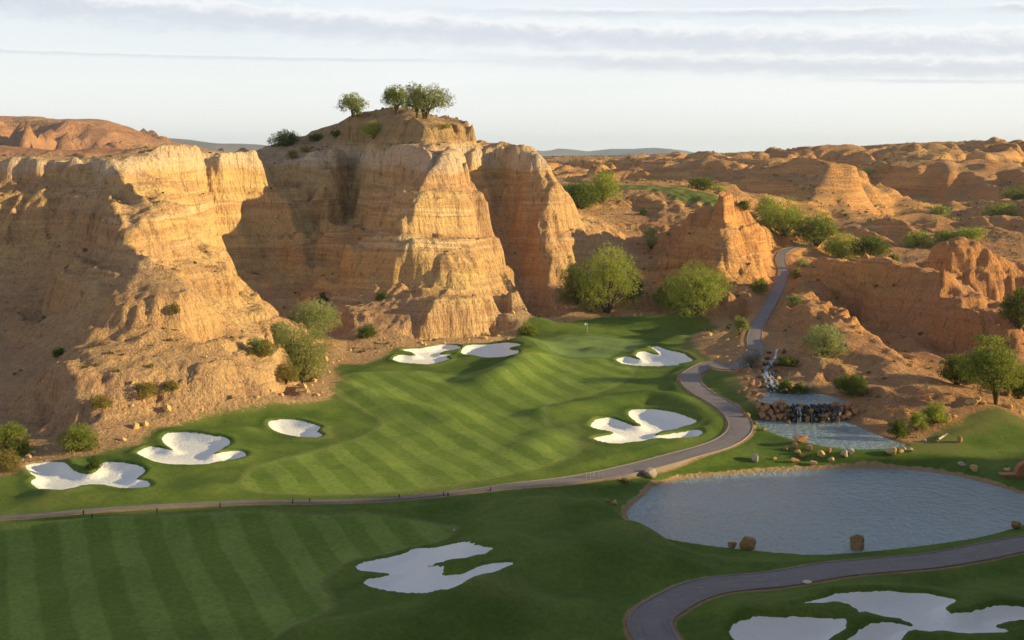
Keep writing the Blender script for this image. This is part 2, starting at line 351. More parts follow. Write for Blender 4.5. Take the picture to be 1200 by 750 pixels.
near = Grid(-190, 240, 50, 446, 0.6)
c_near = Grid(-192, 244, 48, 450, 2.0); c_near.Z = rbf(c_near.X, c_near.Y)
mid = Grid(-900, 950, -140, 1500, 2.8)
c_mid = Grid(-910, 960, -150, 1510, 6.0); c_mid.Z = rbf(c_mid.X, c_mid.Y); mid.Z = c_mid.sample(mid.X, mid.Y)
print('rbf', round(time.time() - T0, 1))
def badlands(x, y):
    """ridge-and-gully relief of the country beyond the hole"""
    k = sstep(385, 470, y) * sstep(60, 120, x + .25 * (y - 400)) * sstep(960, 740, y)
    amp = k * (.32 + .68 * sstep(470, 700, y))
    xw = x + 14 * fbm(x / 60, y / 60, 3); yw = y + 20 * fbm(x / 70 + 9, y / 70, 3)
    r1 = lambda w_, h_, s_: .62 - 1.9 * np.abs(perlin(xw / w_ + s_, yw / h_ + 2 * s_))
    v = amp * (20 * r1(130, 190, 2.3) + 15 * r1(62, 95, 5.1) + 8 * r1(28, 44, 8.7) + 4 * r1(13, 19, 1.9) + 1.6 * r1(6, 8, 4.4))
    return np.where(v > 10, 10 + (v - 10) * .4, v) - 2.0 * amp
# ------------------------------------------------------------------ near relief
X, Y = near.X, near.Y
# slight domain warp makes ledges and spurs irregular
wx = 2.4 * fbm(X / 24, Y / 24, 3); wy = 2.2 * fbm(X / 22 + 40, Y / 26 + 9, 3)
g_s = sdf(grassW, X, Y) + 0.9 * fbm(X / 5, Y / 5, 3)
lake_s, pond_s, pool_s = sdf(lakeW, X, Y), sdf(pondW, X, Y), sdf(poolW, X, Y)
wet = np.maximum(np.maximum(lake_s, pond_s), pool_s)
hm = sstep(0.0, 7.0, -g_s) * sstep(0, 5, -wet)       # 1 on bare hills, 0 on turf
B = c_near.sample(X + wx * hm, Y + wy * hm)
gyy, gxx = np.gradient(blur(B, 3), near.st)
slope = np.hypot(gxx, gyy)
sl = sstep(.15, .8, slope)
Z = B.copy()
# rounded buttresses and notches
Z += hm * sl * (1.6 * (ridged(X / 22 + 7.7, Y / 26 + 1.3, 3, .45) - .6) + 1.1 * (ridged(X / 8.5 + 3, Y / 9.5, 3) - .6) + .6 * fbm(X / 5, Y / 5, 3, .6) + .75 * sstep(.6, 1.2, slope) * (ridged(X / 3.6, Y / 4.2 + 3, 2) - .55))
redk = sstep(15, 75, X + .12 * (Y - 250) + 12 * fbm(X / 40, Y / 40, 2))
rug = hm * sstep(.06, .3, slope) * sstep(20, 60, X)
Z += rug * (3.4 * (ridged(X / 17 + 4, Y / 22, 3, .5) - .62) + .8 * (ridged(X / 6, Y / 8 + 2, 3) - .6))
Z += hm * badlands(X, Y)
Z += hm * (1 - sl) * .5 * fbm(X / 12, Y / 12, 4)
def blocks(x, y, seed):
    """a random level per fracture block"""
    xi = np.floor(x).astype(np.int32); yi = np.floor(y).astype(np.int32)
    best = np.full(x.shape, 9.0); val = np.zeros(x.shape)
    for ox in (-1, 0, 1):
        for oy in (-1, 0, 1):
            h = _perm[(_perm[(xi + ox + seed) & 511] + yi + oy) & 511]; h2 = _perm[h + 77]; h3 = _perm[h2 + 31]
            d = (xi + ox + h / 512 - x) ** 2 + (yi + oy + h2 / 512 - y) ** 2
            m = d < best; best[m] = d[m]; val[m] = (h3 / 512)[m]
    return val
hard = sstep(.75, 1.35, slope) * hm * sstep(-.25, .25, fbm(X / 21 + 3, Y / 21, 2) + .5 * np.sin(B / 3.1 + 1.5 * fbm(X / 40, Y / 40, 2)))
bwx, bwy = X + .8 * fbm(X / 3, Y / 3, 2), Y + .8 * fbm(X / 3 + 9, Y / 3, 2)
Z += hard * (1 - .65 * sstep(10, 50, X)) * (2.6 * (blocks(bwx / 5.2, bwy / 4.2, 11) - .5) + 1.1 * (blocks(bwx / 2.3, bwy / 2.0, 5) - .5))
# ledges: harder beds stand out as steps
def beds(z, warp):
    s = z + warp
    out = np.zeros_like(z)
    for per, amp, ph in ((11.5, .42, .2), (5.3, .30, .0), (2.7, .24, .3), (1.25, .12, .7)):
        t = (s / per + ph) % 1.0
        st = sstep(.34, .66, t) - t
        out += amp * per * st
    return out
warp = 1.3 * fbm(X / 45, Y / 45, 2) + .3 * fbm(X / 7, Y / 7, 2)
led = hm * sl * sstep(-.5, .4, fbm(X / 25 + 7, Y / 25, 2)) 
Z += led * 2.1 * beds(Z, warp)

# running water cuts the rills
def erode(Z, st, mask, n_batch, n_drop, steps, seed, cap=4.0, er=.32, dep=.28):
    r = np.random.default_rng(seed); ny, nx = Z.shape
    js, is_ = np.nonzero(mask); Z = Z.copy()
    for b in range(n_batch):
        k = r.integers(0, len(js), n_drop)
        x = is_[k] + r.random(n_drop); y = js[k] + r.random(n_drop)
        dx = np.zeros(n_drop); dy = np.zeros(n_drop); sp = np.ones(n_drop); wa = np.ones(n_drop); sed = np.zeros(n_drop)
        D = np.zeros(Z.size)
        for s_ in range(steps):
            ok = (x > 1) & (x < nx - 3) & (y > 1) & (y < ny - 3)
            x, y, dx, dy, sp, wa, sed = (q[ok] for q in (x, y, dx, dy, sp, wa, sed))
            i = x.astype(int); j = y.astype(int); fx = x - i; fy = y - j; id0 = j * nx + i
            zf = Z.ravel()
            a, bb, c, d = zf[id0], zf[id0 + 1], zf[id0 + nx], zf[id0 + nx + 1]
            gx_ = (bb - a) * (1 - fy) + (d - c) * fy; gy_ = (c - a) * (1 - fx) + (d - bb) * fx
            h = a * (1 - fx) * (1 - fy) + bb * fx * (1 - fy) + c * (1 - fx) * fy + d * fx * fy
            dx = dx * .25 - gx_ * .75; dy = dy * .25 - gy_ * .75
            L = np.hypot(dx, dy) + 1e-9; dx /= L; dy /= L
            x2, y2 = x + dx, y + dy
            i2 = np.clip(x2.astype(int), 0, nx - 2); j2 = np.clip(y2.astype(int), 0, ny - 2); f2 = x2 - i2; g2 = y2 - j2; k2 = j2 * nx + i2
            h2 = zf[k2] * (1 - f2) * (1 - g2) + zf[k2 + 1] * f2 * (1 - g2) + zf[k2 + nx] * (1 - f2) * g2 + zf[k2 + nx + 1] * f2 * g2
            dh = h2 - h
            c_ = np.maximum(-dh, .01) * sp * wa * cap
            up = dh > 0
            dp = np.where(up, np.minimum(dh, sed), np.where(sed > c_, (sed - c_) * dep, 0))
            eo = np.where(up | (sed > c_), 0, np.minimum((c_ - sed) * er, -dh))
            eo *= np.minimum(1, s_ / 6)
            sed += eo - dp
            q = dp - eo
            D += np.bincount(id0, q * (1 - fx) * (1 - fy), D.size) + np.bincount(id0 + 1, q * fx * (1 - fy), D.size) \
               + np.bincount(id0 + nx, q * (1 - fx) * fy, D.size) + np.bincount(id0 + nx + 1, q * fx * fy, D.size)
            sp = np.sqrt(np.maximum(sp * sp - dh * .6, .05)); sp = np.minimum(sp, 3); wa *= .97
            x, y = x2, y2
            if s_ % 10 == 9:
                Z += (np.clip(D, -.35, .35)).reshape(Z.shape) * mask; D[:] = 0
        Z += np.clip(D, -.35, .35).reshape(Z.shape) * mask
    return Z
er_m = (hm > .4) & (Z > 1.0)
Z = erode(Z, near.st, er_m, 3, 16000, 60, 11, cap=2.0, er=.16)
Z = np.where(hm > .4, Z * .7 + blur(Z, 1) * .3, Z)
print('eroded', round(time.time() - T0, 1))
# small stones and crumbling
Z += hm * (.24 * fbm(X / 2.3, Y / 2.3, 3) * (.3 + sl) + .10 * np.maximum(0, perlin(X / 1.7, Y / 1.7) - .25) * 3)

# turf mounds: crest polylines in photo pixels, half-width (m), height (m)
MOUNDS = [([(-100, 622), (0, 614.5), (150, 607.5), (300, 597.5), (450, 589.5), (560, 582.5), (640, 572)], 1.8, .75), ([(560, 612), (640, 604), (690, 606)], 2.6, 1.0), ([(640, 482), (700, 470), (760, 463), (800, 471), (846, 492)], 4.0, 1.4),
          ([(600, 592), (650, 588), (690, 590), (722, 602)], 3.4, 1.3), ([(540, 655), (600, 632), (660, 616), (700, 616), (735, 632)], 4.5, 2.0),
          ([(560, 700), (620, 672), (680, 652), (740, 660), (790, 672)], 4.5, 2.1), ([(380, 740), (480, 722), (600, 716), (690, 722)], 4.0, 1.4),
          ([(505, 676), (545, 665), (600, 652)], 2.2, .9), ([(610, 398), (622, 412), (604, 432), (575, 445)], 5.0, 2.0), ([(690, 545), (725, 538), (770, 530)], 3.5, .8), ([(615, 520), (640, 505), (660, 500)], 3.2, .5),
          ([(820, 552), (870, 542), (930, 540), (1010, 541)], 3.0, .7), ([(180, 500), (230, 503), (280, 500)], 3.0, .9), ([(85, 538), (125, 536), (170, 540)], 2.5, .9), ([(60, 582), (140, 584), (240, 574)], 4, .8),
          ([(0, 618), (150, 613), (300, 604)], 3.5, .7), ([(870, 722), (960, 714), (1005, 716)], 2.0, .9), ([(1000, 728), (1060, 733)], 1.6, .6), ([(860, 705), (950, 690), (1060, 683), (1150, 690)], 3.0, .9), ([(1120, 712), (1160, 706), (1220, 700)], 2.5, .9),
          ([(700, 408), (745, 412), (790, 402)], 3.0, 1.2), ([(640, 380), (720, 376), (800, 378)], 6.0, 1.6), ([(470, 403), (540, 400), (600, 396)], 2.5, .8), ([(380, 445), (420, 452), (470, 470), (530, 482)], 4, .8), ([(745, 630), (800, 643), (860, 649), (905, 655), (960, 657), (1040, 651), (1120, 640), (1200, 625)], 2.2, .8),
          ([(1090, 525), (1140, 505), (1200, 500)], 8, .3)]
ts = sstep(-.5, 4.0, g_s)
for pl, w_, h_ in MOUNDS:
    pw = px_world(pl, .8); d, _ = dist_line([(a, b, 0) for a, b in pw], X, Y, w_ * 3)
    if pl[0][1] > 570: h_ *= 1.15
    Z += ts * h_ * np.exp(-(d / w_) ** 2) * sstep(w_ * 3, w_ * 2.2, d)
Z += ts * (.35 * fbm(X / 17, Y / 17, 3) + .06 * fbm(X / 3.5, Y / 3.5, 3))
# the green and its surround
green_s = sdf(px_world(GREEN, .8), X, Y)
# cart paths
def path_world(pxs, z=None):
    w = []
    for q in pxs:
        if len(q) == 3: x, y, zz = P(*q); w.append((float(x), float(y), float(zz)))
        else: x, y = G(q[0], q[1], .2 if z is None else z); w.append((float(x), float(y), None))
    return w
low = path_world(PATH_LOW); up = path_world(PATH_UP); front = path_world(PATH_FRONT)
def settle(w):
    """path height follows the smoothed ground"""
    out = []
    for x, y, z in w:
        if z is None:
            z = float(near.sample(x, y, Zs)) if near.inside(x, y) else float(mid.sample(x, y))
        out.append((x, y, z))
    return out
Zs = blur(Z, 14)
trunk = smooth_open(settle(low[:-1]) + up)
zt = trunk[:, 2].copy()
for _ in range(10): zt[1:-1] = (zt[:-2] + 2 * zt[1:-1] + zt[2:]) / 4
trunk[:, 2] = zt
frontW = smooth_open(settle(front)); zt = frontW[:, 2].copy()
for _ in range(10): zt[1:-1] = (zt[:-2] + 2 * zt[1:-1] + zt[2:]) / 4
frontW[:, 2] = zt
hw_trunk = np.interp(trunk[:, 0], [-6, 14], [.52, 1.9]) - .45 * sstep(208, 235, trunk[:, 1])
PATHS = [(trunk, hw_trunk), (frontW, np.full(len(frontW), 1.95))]
path_d = np.full(X.shape, 30.0)
for pl, hw in PATHS:
    d, zz = dist_line(pl, X, Y, 14)
    k = sstep(5.5, 2.4, d)
    Z = Z * (1 - k) + zz * k
    path_d = np.minimum(path_d, d + (1.9 - np.interp(X, [-6, 14], [.52, 1.9]) if pl is trunk else 0))
# water basins with low eroded banks
for s_, zz in ((lake_s, LAKE_Z), (pool_s, POOL_Z), (pond_s, POND_Z)):
    k = sstep(-5, -.6, s_)
    Z = np.where(s_ > -6, Z * (1 - k) + np.clip(Z, zz + .22, zz + .55) * k, Z)
    Z = np.where(s_ > -1.0, np.minimum(Z, zz + .40 * sstep(.15, -.9, s_) - .05 - .8 * sstep(0, 4, s_)), Z)
# bunkers: hollow with a raised turf lip
bunkW = []
bunk_s = np.full(X.shape, -40.0)
def hit(px, py, Zg=None, y0=52.0, y1=440.0):
    """photo pixel -> first point of the near relief on its ray"""
    px = np.atleast_1d(np.asarray(px, float)); py = np.atleast_1d(np.asarray(py, float))
    dx, dy, dz = ray(px, py)
    t = y0 / dy; res = np.full(px.shape, np.nan); Zg = Z if Zg is None else Zg
    for k in range(2400):
        yy = y0 + k * .17
        t = yy / dy; zz = H0 + dz * t
        h = near.sample(dx * t, yy + 0 * t, Zg)
        new = np.isnan(res) & (h >= zz); res[new] = yy
        if not np.isnan(res).any(): break
    res = np.where(np.isnan(res), y1, res)
    t = res / dy
    return np.stack([dx * t, res, near.sample(dx * t, res, Zg)], 1)
ground_s = blur(Z, 2)
for k, b in enumerate(BUNKERS):
    a = np.array(b, float)
    w = hit(a[:, 0], np.minimum(a[:, 1], 770), ground_s)[:, :2]
    ww = smooth_closed(w, 4)
    bunkW.append(ww)
    s_ = sdf(ww, X, Y); bunk_s = np.maximum(bunk_s, s_)
lip = sstep(-2.2, -.3, bunk_s) * sstep(.5, -.3, bunk_s)
Z += .28 * lip
floorZ = blur(ground_s, 20)
Zsand = Z - sstep(-.15, 1.4, bunk_s) * 1.7
Z = np.where(bunk_s > -.4, Zsand, Z)
near.Z = Z
near.rawZ = Z.copy()
fair_s = np.maximum(sdf(smooth_closed(px_world(FAIR1)), X, Y), sdf(smooth_closed(px_world(FAIR2)), X, Y))
near.attr = dict(grass=g_s, fair=fair_s, green=green_s, wetd=wet, pathd=path_d, sandd=bunk_s, redk=redk, laked=np.where(lake_s > -3, lake_s - 30 * sstep(133, 124, Y) * sstep(14, 22, X), lake_s))
# the tee bench in the valley carries turf too
benchW = np.array([P(*q)[:2] for q in ((640, 213, 426), (700, 214, 426), (770, 214, 424), (815, 222, 416), (862, 236, 402), (848, 241, 385), (790, 233, 397), (770, 225, 408), (700, 222, 414), (640, 222, 415))])
near.attr['grass'] = np.maximum(near.attr['grass'], sdf(benchW, X, Y) * .8)
# ------------------------------------------------------------------ farther relief
X2, Y2 = mid.X, mid.Y
far_k = sstep(430, 560, Y2) 
side = np.maximum(sstep(430, 560, Y2), np.maximum(sstep(235, 300, X2), sstep(-185, -250, X2)))
gyy, gxx = np.gradient(mid.Z, mid.st); sl2 = sstep(.02, .12, np.hypot(gxx, gyy))
rt = sstep(-40, 60, X2)
mid.Z = mid.Z + badlands(X2, Y2) + side * (1.2 * fbm(X2 / 30, Y2 / 30, 4) + .7 * sl2 * (ridged(X2 / 11, Y2 / 13, 3) - .5))
t = ((mid.Z + 2 * fbm(X2 / 60, Y2 / 60, 2)) / 6.5) % 1.0
mid.Z += side * rt * 6.5 * .4 * (sstep(.3, .7, t) - t) * (.2 + .8 * sl2)
_em = (side > .3) & (X2 > -60) & (Y2 < 1250)
mid.Z = erode(mid.Z / mid.st, 1.0, _em, 1, 12000, 40, 5, cap=1.6, er=.2) * mid.st
# stitch: near the near grid's edge take its surface
inn = near.inside(X2, Y2)
mid.Z = np.where(inn, near.sample(X2, Y2), mid.Z)
def ground(x, y):
    x = np.asarray(x, float); y = np.asarray(y, float)
    return np.where(near.inside(x, y), near.sample(x, y), mid.sample(x, y))
print('relief', round(time.time() - T0, 1))
# ------------------------------------------------------------------ node helpers
class NT:
    def __init__(s, name):
        s.m = bpy.data.materials.new(name); s.m.use_nodes = True; s.t = s.m.node_tree; s.t.nodes.clear()
        s.out = s.t.nodes.new('ShaderNodeOutputMaterial')
    def n(s, typ, ins=None, **kw):
        nd = s.t.nodes.new(typ)
        for k, v in kw.items(): setattr(nd, k, v)
        for k, v in (ins or {}).items(): s.put(nd.inputs[k], v)
        return nd
    def put(s, sock, v):
        if isinstance(v, bpy.types.NodeSocket): s.t.links.new(v, sock)
        else:
            if sock.type == 'RGBA' and len(v) == 3: v = (*v, 1)
            sock.default_value = v
    def math(s, op, a, b=0.0, c=0.0):
        nd = s.n('ShaderNodeMath', operation=op)
        for i, v in enumerate((a, b, c)): s.put(nd.inputs[i], v)
        return nd.outputs[0]
    def step(s, x, a, b):
        nd = s.n('ShaderNodeMapRange', interpolation_type='SMOOTHSTEP')
        s.put(nd.inputs[0], x); nd.inputs[1].default_value = a; nd.inputs[2].default_value = b
        return nd.outputs[0]
    def mix(s, f, a, b, mode='MIX'):
        nd = s.n('ShaderNodeMix', data_type='RGBA', blend_type=mode)
        s.put(nd.inputs[0], f); s.put(nd.inputs[6], a); s.put(nd.inputs[7], b)
        return nd.outputs[2]
    def noise(s, vec, scale, detail=3, rough=.5, out=0, dist=0.0):
        nd = s.n('ShaderNodeTexNoise'); s.put(nd.inputs['Vector'], vec)
        nd.inputs['Scale'].default_value = scale; nd.inputs['Detail'].default_value = detail; nd.inputs['Roughness'].default_value = rough; nd.inputs['Distortion'].default_value = dist
        return nd.outputs[out]
    def vmul(s, v, k):
        nd = s.n('ShaderNodeVectorMath', operation='MULTIPLY'); s.put(nd.inputs[0], v); s.put(nd.inputs[1], k); return nd.outputs[0]
    def attr(s, name):
        return s.n('ShaderNodeAttribute', attribute_name=name).outputs['Fac']
    def ramp(s, f, stops):
        nd = s.n('ShaderNodeValToRGB'); s.put(nd.inputs[0], f); e = nd.color_ramp.elements
        while len(e) < len(stops): e.new(.5)
        for el, (p_, c) in zip(e, stops): el.position = p_; el.color = (*c, 1)
        return nd.outputs[0]
    def bump(s, h, strength, dist, nrm=None):
        nd = s.n('ShaderNodeBump'); nd.inputs['Strength'].default_value = strength; nd.inputs['Distance'].default_value = dist
        s.put(nd.inputs['Height'], h)
        if nrm is not None: s.put(nd.inputs['Normal'], nrm)
        return nd.outputs[0]
    def bsdf(s, color, rough=.9, normal=None, spec=.2, **kw):
        nd = s.n('ShaderNodeBsdfPrincipled'); s.put(nd.inputs['Base Color'], color); s.put(nd.inputs['Roughness'], rough)
        nd.inputs['Specular IOR Level'].default_value = spec
        if normal is not None: s.put(nd.inputs['Normal'], normal)
        for k, v in kw.items(): s.put(nd.inputs[k], v)
        return nd.outputs[0]
    def done(s, sh):
        s.t.links.new(sh, s.out.inputs['Surface']); return s.m

def land_material(name='land', red=None):
    a = NT(name)
    geo = a.n('ShaderNodeNewGeometry'); pos = geo.outputs['Position']
    sep = a.n('ShaderNodeSeparateXYZ', {0: pos}); nz = a.n('ShaderNodeSeparateXYZ', {0: geo.outputs['True Normal']}).outputs[2]
    # ---- bare ground: beds by height, washes, dust
    warp = a.noise(pos, .035, 3)
    bedv = a.n('ShaderNodeCombineXYZ', {0: a.math('MULTIPLY', sep.outputs[0], .012), 1: a.math('MULTIPLY', sep.outputs[1], .012), 2: a.math('ADD', a.math('MULTIPLY', sep.outputs[2], .27), a.math('MULTIPLY', warp, 1.2))}).outputs[0]
    bed = a.noise(bedv, 1.0, 5, .62)
    bedc = a.ramp(bed, [(.28, (.31, .175, .085)), (.40, (.51, .315, .14)), (.50, (.62, .42, .19)), (.58, (.44, .25, .125)), (.68, (.69, .51, .28)), (.8, (.55, .40, .27))])
    big = a.noise(pos, .016, 3)
    bedc = a.mix(a.step(big, .42, .66), bedc, a.mix(.6, bedc, (.42, .225, .125)))
    grey = a.noise(pos, .03, 4, .6)
    bedc = a.mix(a.math('MULTIPLY', a.step(grey, .58, .72), .55), bedc, (.45, .35, .27))
    capn = a.math('ADD', sep.outputs[2], a.math('MULTIPLY', a.math('SUBTRACT', a.noise(pos, .06, 4, .6), .5), 9.0))
    cap = a.math('MULTIPLY', a.step(capn, 37.0, 39.5), a.step(capn, 45.5, 43.0))
    bedc = a.mix(a.math('MULTIPLY', a.math('MULTIPLY', cap, .55), a.math('SUBTRACT', 1.0, a.attr('redk'))), bedc, (.62, .51, .40))
    bedc = a.mix(a.math('MULTIPLY', a.math('MULTIPLY', a.step(capn, 44.5, 47.0), .6), a.math('SUBTRACT', 1.0, a.attr('redk'))), bedc, (.27, .18, .095))
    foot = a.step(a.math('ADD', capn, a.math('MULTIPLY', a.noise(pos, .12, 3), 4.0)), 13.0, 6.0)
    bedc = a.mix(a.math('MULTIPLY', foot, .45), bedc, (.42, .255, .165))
    wash = a.noise(a.vmul(pos, (1, 1, .12)), .55, 5, .6)
    bedc = a.mix(a.math('MULTIPLY', a.step(wash, .40, .62), .5), bedc, a.mix(.5, bedc, (.55, .37, .21)))
    crack = a.noise(a.vmul(pos, (1, 1, .10)), 1.1, 4, .65)
    bedc = a.mix(a.math('MULTIPLY', a.step(crack, .45, .33), .5), bedc, (.17, .09, .05))
    fine = a.noise(pos, 2.2, 4, .7)
    bedc = a.mix(.8, bedc, a.ramp(fine, [(.25, (.55, .55, .55)), (.5, (1, 1, 1)), (.75, (1.35, 1.3, 1.25))]), 'MULTIPLY')
    bedc = a.mix(a.attr('redk'), bedc, a.mix(1.0, bedc, (1.0, .80, .66), 'MULTIPLY'))
    flat = a.step(nz, .78, .94)
    dust = a.mix(a.noise(pos, .4, 4, .65), (.36, .22, .12), (.50, .33, .19))
    scrubn = a.noise(pos, .33, 5, .7)
    dust = a.mix(a.attr('redk'), dust, a.mix(1.0, dust, (.96, .86, .78), 'MULTIPLY'))
    dust = a.mix(a.math('MULTIPLY', a.step(scrubn, .50, .62), .7), dust, (.16, .13, .055))
    hi = a.step(sep.outputs[2], 8, 30)
    bare = a.mix(a.math('MULTIPLY', flat, a.math('MULTIPLY_ADD', hi, .45, .4)), bedc, dust)
    # orange earth of the banks
    wd = a.attr('laked'); wn = a.noise(pos, .8, 3)
    bank = a.math('MULTIPLY', a.step(a.math('ADD', wd, a.math('MULTIPLY', wn, 1.2)), -.35, -.05), 1.0)
    # ---- turf
    n1 = a.noise(pos, .09, 4, .6); n2 = a.noise(pos, 1.6, 4, .7); n3 = a.noise(a.vmul(pos, (1, 1, .3)), 6.0, 3, .7)
    rough_ = a.mix(a.step(n1, .35, .65), (.074, .122, .020), (.122, .168, .032))
    rough_ = a.mix(a.math('MULTIPLY', a.step(a.noise(pos, .05, 3), .55, .72), .6), rough_, (.20, .20, .06))
    u = a.math('ADD', a.math('MULTIPLY', sep.outputs[0], .90), a.math('MULTIPLY', sep.outputs[1], .42))
    u = a.math('ADD', u, a.math('MULTIPLY', a.noise(pos, .06, 2), 1.6))
    s_ = a.math('SINE', a.math('MULTIPLY', u, 2 * math.pi / 5.2))
    stripe = a.step(s_, -.28, .28)
    fairc = a.mix(stripe, (.134, .196, .034), (.180, .246, .050))
    fairc = a.mix(.5, fairc, a.mix(a.step(n1, .3, .7), (.7, .75, .7), (1.25, 1.2, 1.2)), 'MULTIPLY')
    fairc = a.mix(a.math('MULTIPLY', a.step(a.noise(pos, .22, 6, .7), .54, .70), .38), fairc, (.20, .215, .07))
    fairc = a.mix(a.math('MULTIPLY', a.step(a.noise(pos, .9, 5, .75), .60, .70), .35), fairc, (.075, .12, .03))
    fs = a.attr('fair'); fairm = a.step(a.math('ADD', fs, a.math('MULTIPLY', n2, .5)), .15, .5)
    turf = a.mix(fairm, rough_, fairc)
    rim = a.math('MULTIPLY', a.step(fs, -.9, -.1), a.step(fs, .9, .1))
    turf = a.mix(a.math('MULTIPLY', rim, .5), turf, (.20, .22, .07))
    gs = a.attr('green')
    turf = a.mix(a.step(gs, -2.6, -2.2), turf, (.13, .185, .05))
    turf = a.mix(a.step(gs, -.1, .25), turf, (.165, .235, .075))
    turf = a.mix(.75, turf, a.ramp(n2, [(.2, (.6, .6, .6)), (.5, (1, 1, 1)), (.8, (1.4, 1.35, 1.3))]), 'MULTIPLY')
    turf = a.mix(.6, turf, a.ramp(n3, [(.25, (.6, .62, .6)), (.5, (1, 1, 1)), (.75, (1.4, 1.35, 1.3))]), 'MULTIPLY')
    gr = a.attr('grass')
    thin = a.step(a.math('ADD', gr, a.math('MULTIPLY', a.math('SUBTRACT', n2, .5), 5.0)), 0.05, 1.6)
    turf = a.mix(a.math('MULTIPLY', a.step(a.math('SUBTRACT', gr, a.math('MULTIPLY', a.attr('redk'), a.math('MULTIPLY', n1, 9.0))), 4.0, .5), .5), turf, (.17, .15, .055))
    thin = a.math('MULTIPLY', thin, a.math('SUBTRACT', 1.0, bank))
    pd = a.math('ADD', a.attr('pathd'), a.math('MULTIPLY', wn, .5))
    verge = a.step(pd, 2.75, 2.4)
    thin = a.math('MULTIPLY', thin, a.math('SUBTRACT', 1.0, a.math('MULTIPLY', verge, .85)))
    bare = a.mix(bank, bare, a.mix(wn, (.34, .22, .12), (.50, .36, .21)))
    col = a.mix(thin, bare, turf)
    h = a.math('ADD', a.math('MULTIPLY', a.noise(a.vmul(pos, (1, 1, .35)), 1.3, 6, .68), 1.3), a.math('MULTIPLY', bed, 2.6))
    h = a.math('ADD', h, a.math('MULTIPLY', crack, 1.3))
    nb = a.bump(h, .9, .8)
    nt = a.bump(a.math('ADD', a.math('MULTIPLY', n2, .5), n3), .55, .16)
    mx = a.n('ShaderNodeMix', data_type='VECTOR'); a.put(mx.inputs[0], thin); a.put(mx.inputs[4], nb); a.put(mx.inputs[5], nt)
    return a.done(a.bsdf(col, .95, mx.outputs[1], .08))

def grid_mesh(name, g, fmask, mat, attrs=None, kind='structure', label=None):
    ny, nx = g.X.shape
    idx = np.arange(nx * ny).reshape(ny, nx)
    q = np.stack([idx[:-1, :-1], idx[:-1, 1:], idx[1:, 1:], idx[1:, :-1]], -1)[fmask]
    used, inv = np.unique(q, return_inverse=True); inv = inv.reshape(q.shape)
    co = np.stack([g.X.ravel()[used], g.Y.ravel()[used], g.Z.ravel()[used]], 1).astype(np.float32)
    return raw_mesh(name, co, inv, mat, {k: v.ravel()[used] for k, v in (attrs or {}).items()}, g.N.reshape(-1, 3)[used] if hasattr(g, 'N') else None)

def raw_mesh(name, co, quads, mat, attrs=None, normals=None, link=True):
    me = bpy.data.meshes.new(name)
    k = quads.shape[1]
    me.vertices.add(len(co)); me.vertices.foreach_set('co', np.asarray(co, np.float32).ravel())
    me.loops.add(quads.size); me.loops.foreach_set('vertex_index', quads.ravel().astype(np.int32))
    me.polygons.add(len(quads)); me.polygons.foreach_set('loop_start', np.arange(0, quads.size, k, dtype=np.int32))
    me.polygons.foreach_set('loop_total', np.full(len(quads), k, np.int32))
    me.polygons.foreach_set('use_smooth', np.ones(len(quads), bool))
    for kk, v in (attrs or {}).items():
        at = me.attributes.new(kk, 'FLOAT', 'POINT'); at.data.foreach_set('value', np.asarray(v, np.float32))
    me.update(calc_edges=True)
    if normals is not None: me.normals_split_custom_set_from_vertices(np.asarray(normals, np.float32).tolist())
    me.materials.append(mat)
    if not link: return me
    o = bpy.data.objects.new(name, me); COL.objects.link(o)
    return o

def tag(o, label=None, cat=None, group=None, kind=None):
    if label: o['label'] = label
    if cat: o['category'] = cat
    if group: o['group'] = group
    if kind: o['kind'] = kind
    return o

def normals_of(g):
    gy, gx = np.gradient(g.Z, g.st)
    n_ = np.stack([-gx, -gy, np.ones_like(gx)], -1); g.N = n_ / np.linalg.norm(n_, axis=-1, keepdims=True)
normals_of(near); normals_of(mid)
LAND = land_material(); FARLAND = LAND
def fc(a): return (a[:-1, :-1] + a[1:, :-1] + a[:-1, 1:] + a[1:, 1:]) / 4
fg, ff, fgr = fc(near.attr['grass']), fc(near.attr['fair']), fc(near.attr['green'])
is_green = fgr > 0; is_fair = (ff > 0) & ~is_green; is_lawn = (fg > .8) & ~is_green & ~is_fair; is_hill = ~(is_green | is_fair | is_lawn)
tag(grid_mesh('hills', near, is_hill, LAND, near.attr), 'eroded tan and ochre badland bluffs around the golf hole', 'hills', kind='structure')
tag(grid_mesh('lawn', near, is_lawn, LAND, near.attr), 'mounded green rough around fairway, bunkers and ponds', 'lawn', kind='structure')
tag(grid_mesh('fairway', near, is_fair, LAND, near.attr), 'mown fairway with light and dark diagonal stripes', 'fairway', kind='structure')
tag(grid_mesh('putting_green', near, is_green, LAND, near.attr), 'smooth pale putting green with a flag', 'green', kind='structure')
cx, cy = fc(mid.X), fc(mid.Y)
keep = ~((cx > near.x0 + 6) & (cx < near.x1 - 6) & (cy > near.y0 + 6) & (cy < near.y1 - 6))
m_at = {k: np.full(mid.X.shape, -40.0) for k in near.attr}
m_at['pathd'][:] = 30; m_at['redk'] = sstep(-160, 60, mid.X) * .9
greens_far = [[(1055, 268), (1110, 264), (1160, 272), (1200, 280), (1200, 292), (1150, 284), (1100, 276)]]
tag(grid_mesh('terrain', mid, keep, FARLAND, m_at), 'farther badland ridges and desert plateau', 'terrain', kind='structure')
print('terrain meshes', round(time.time() - T0, 1))

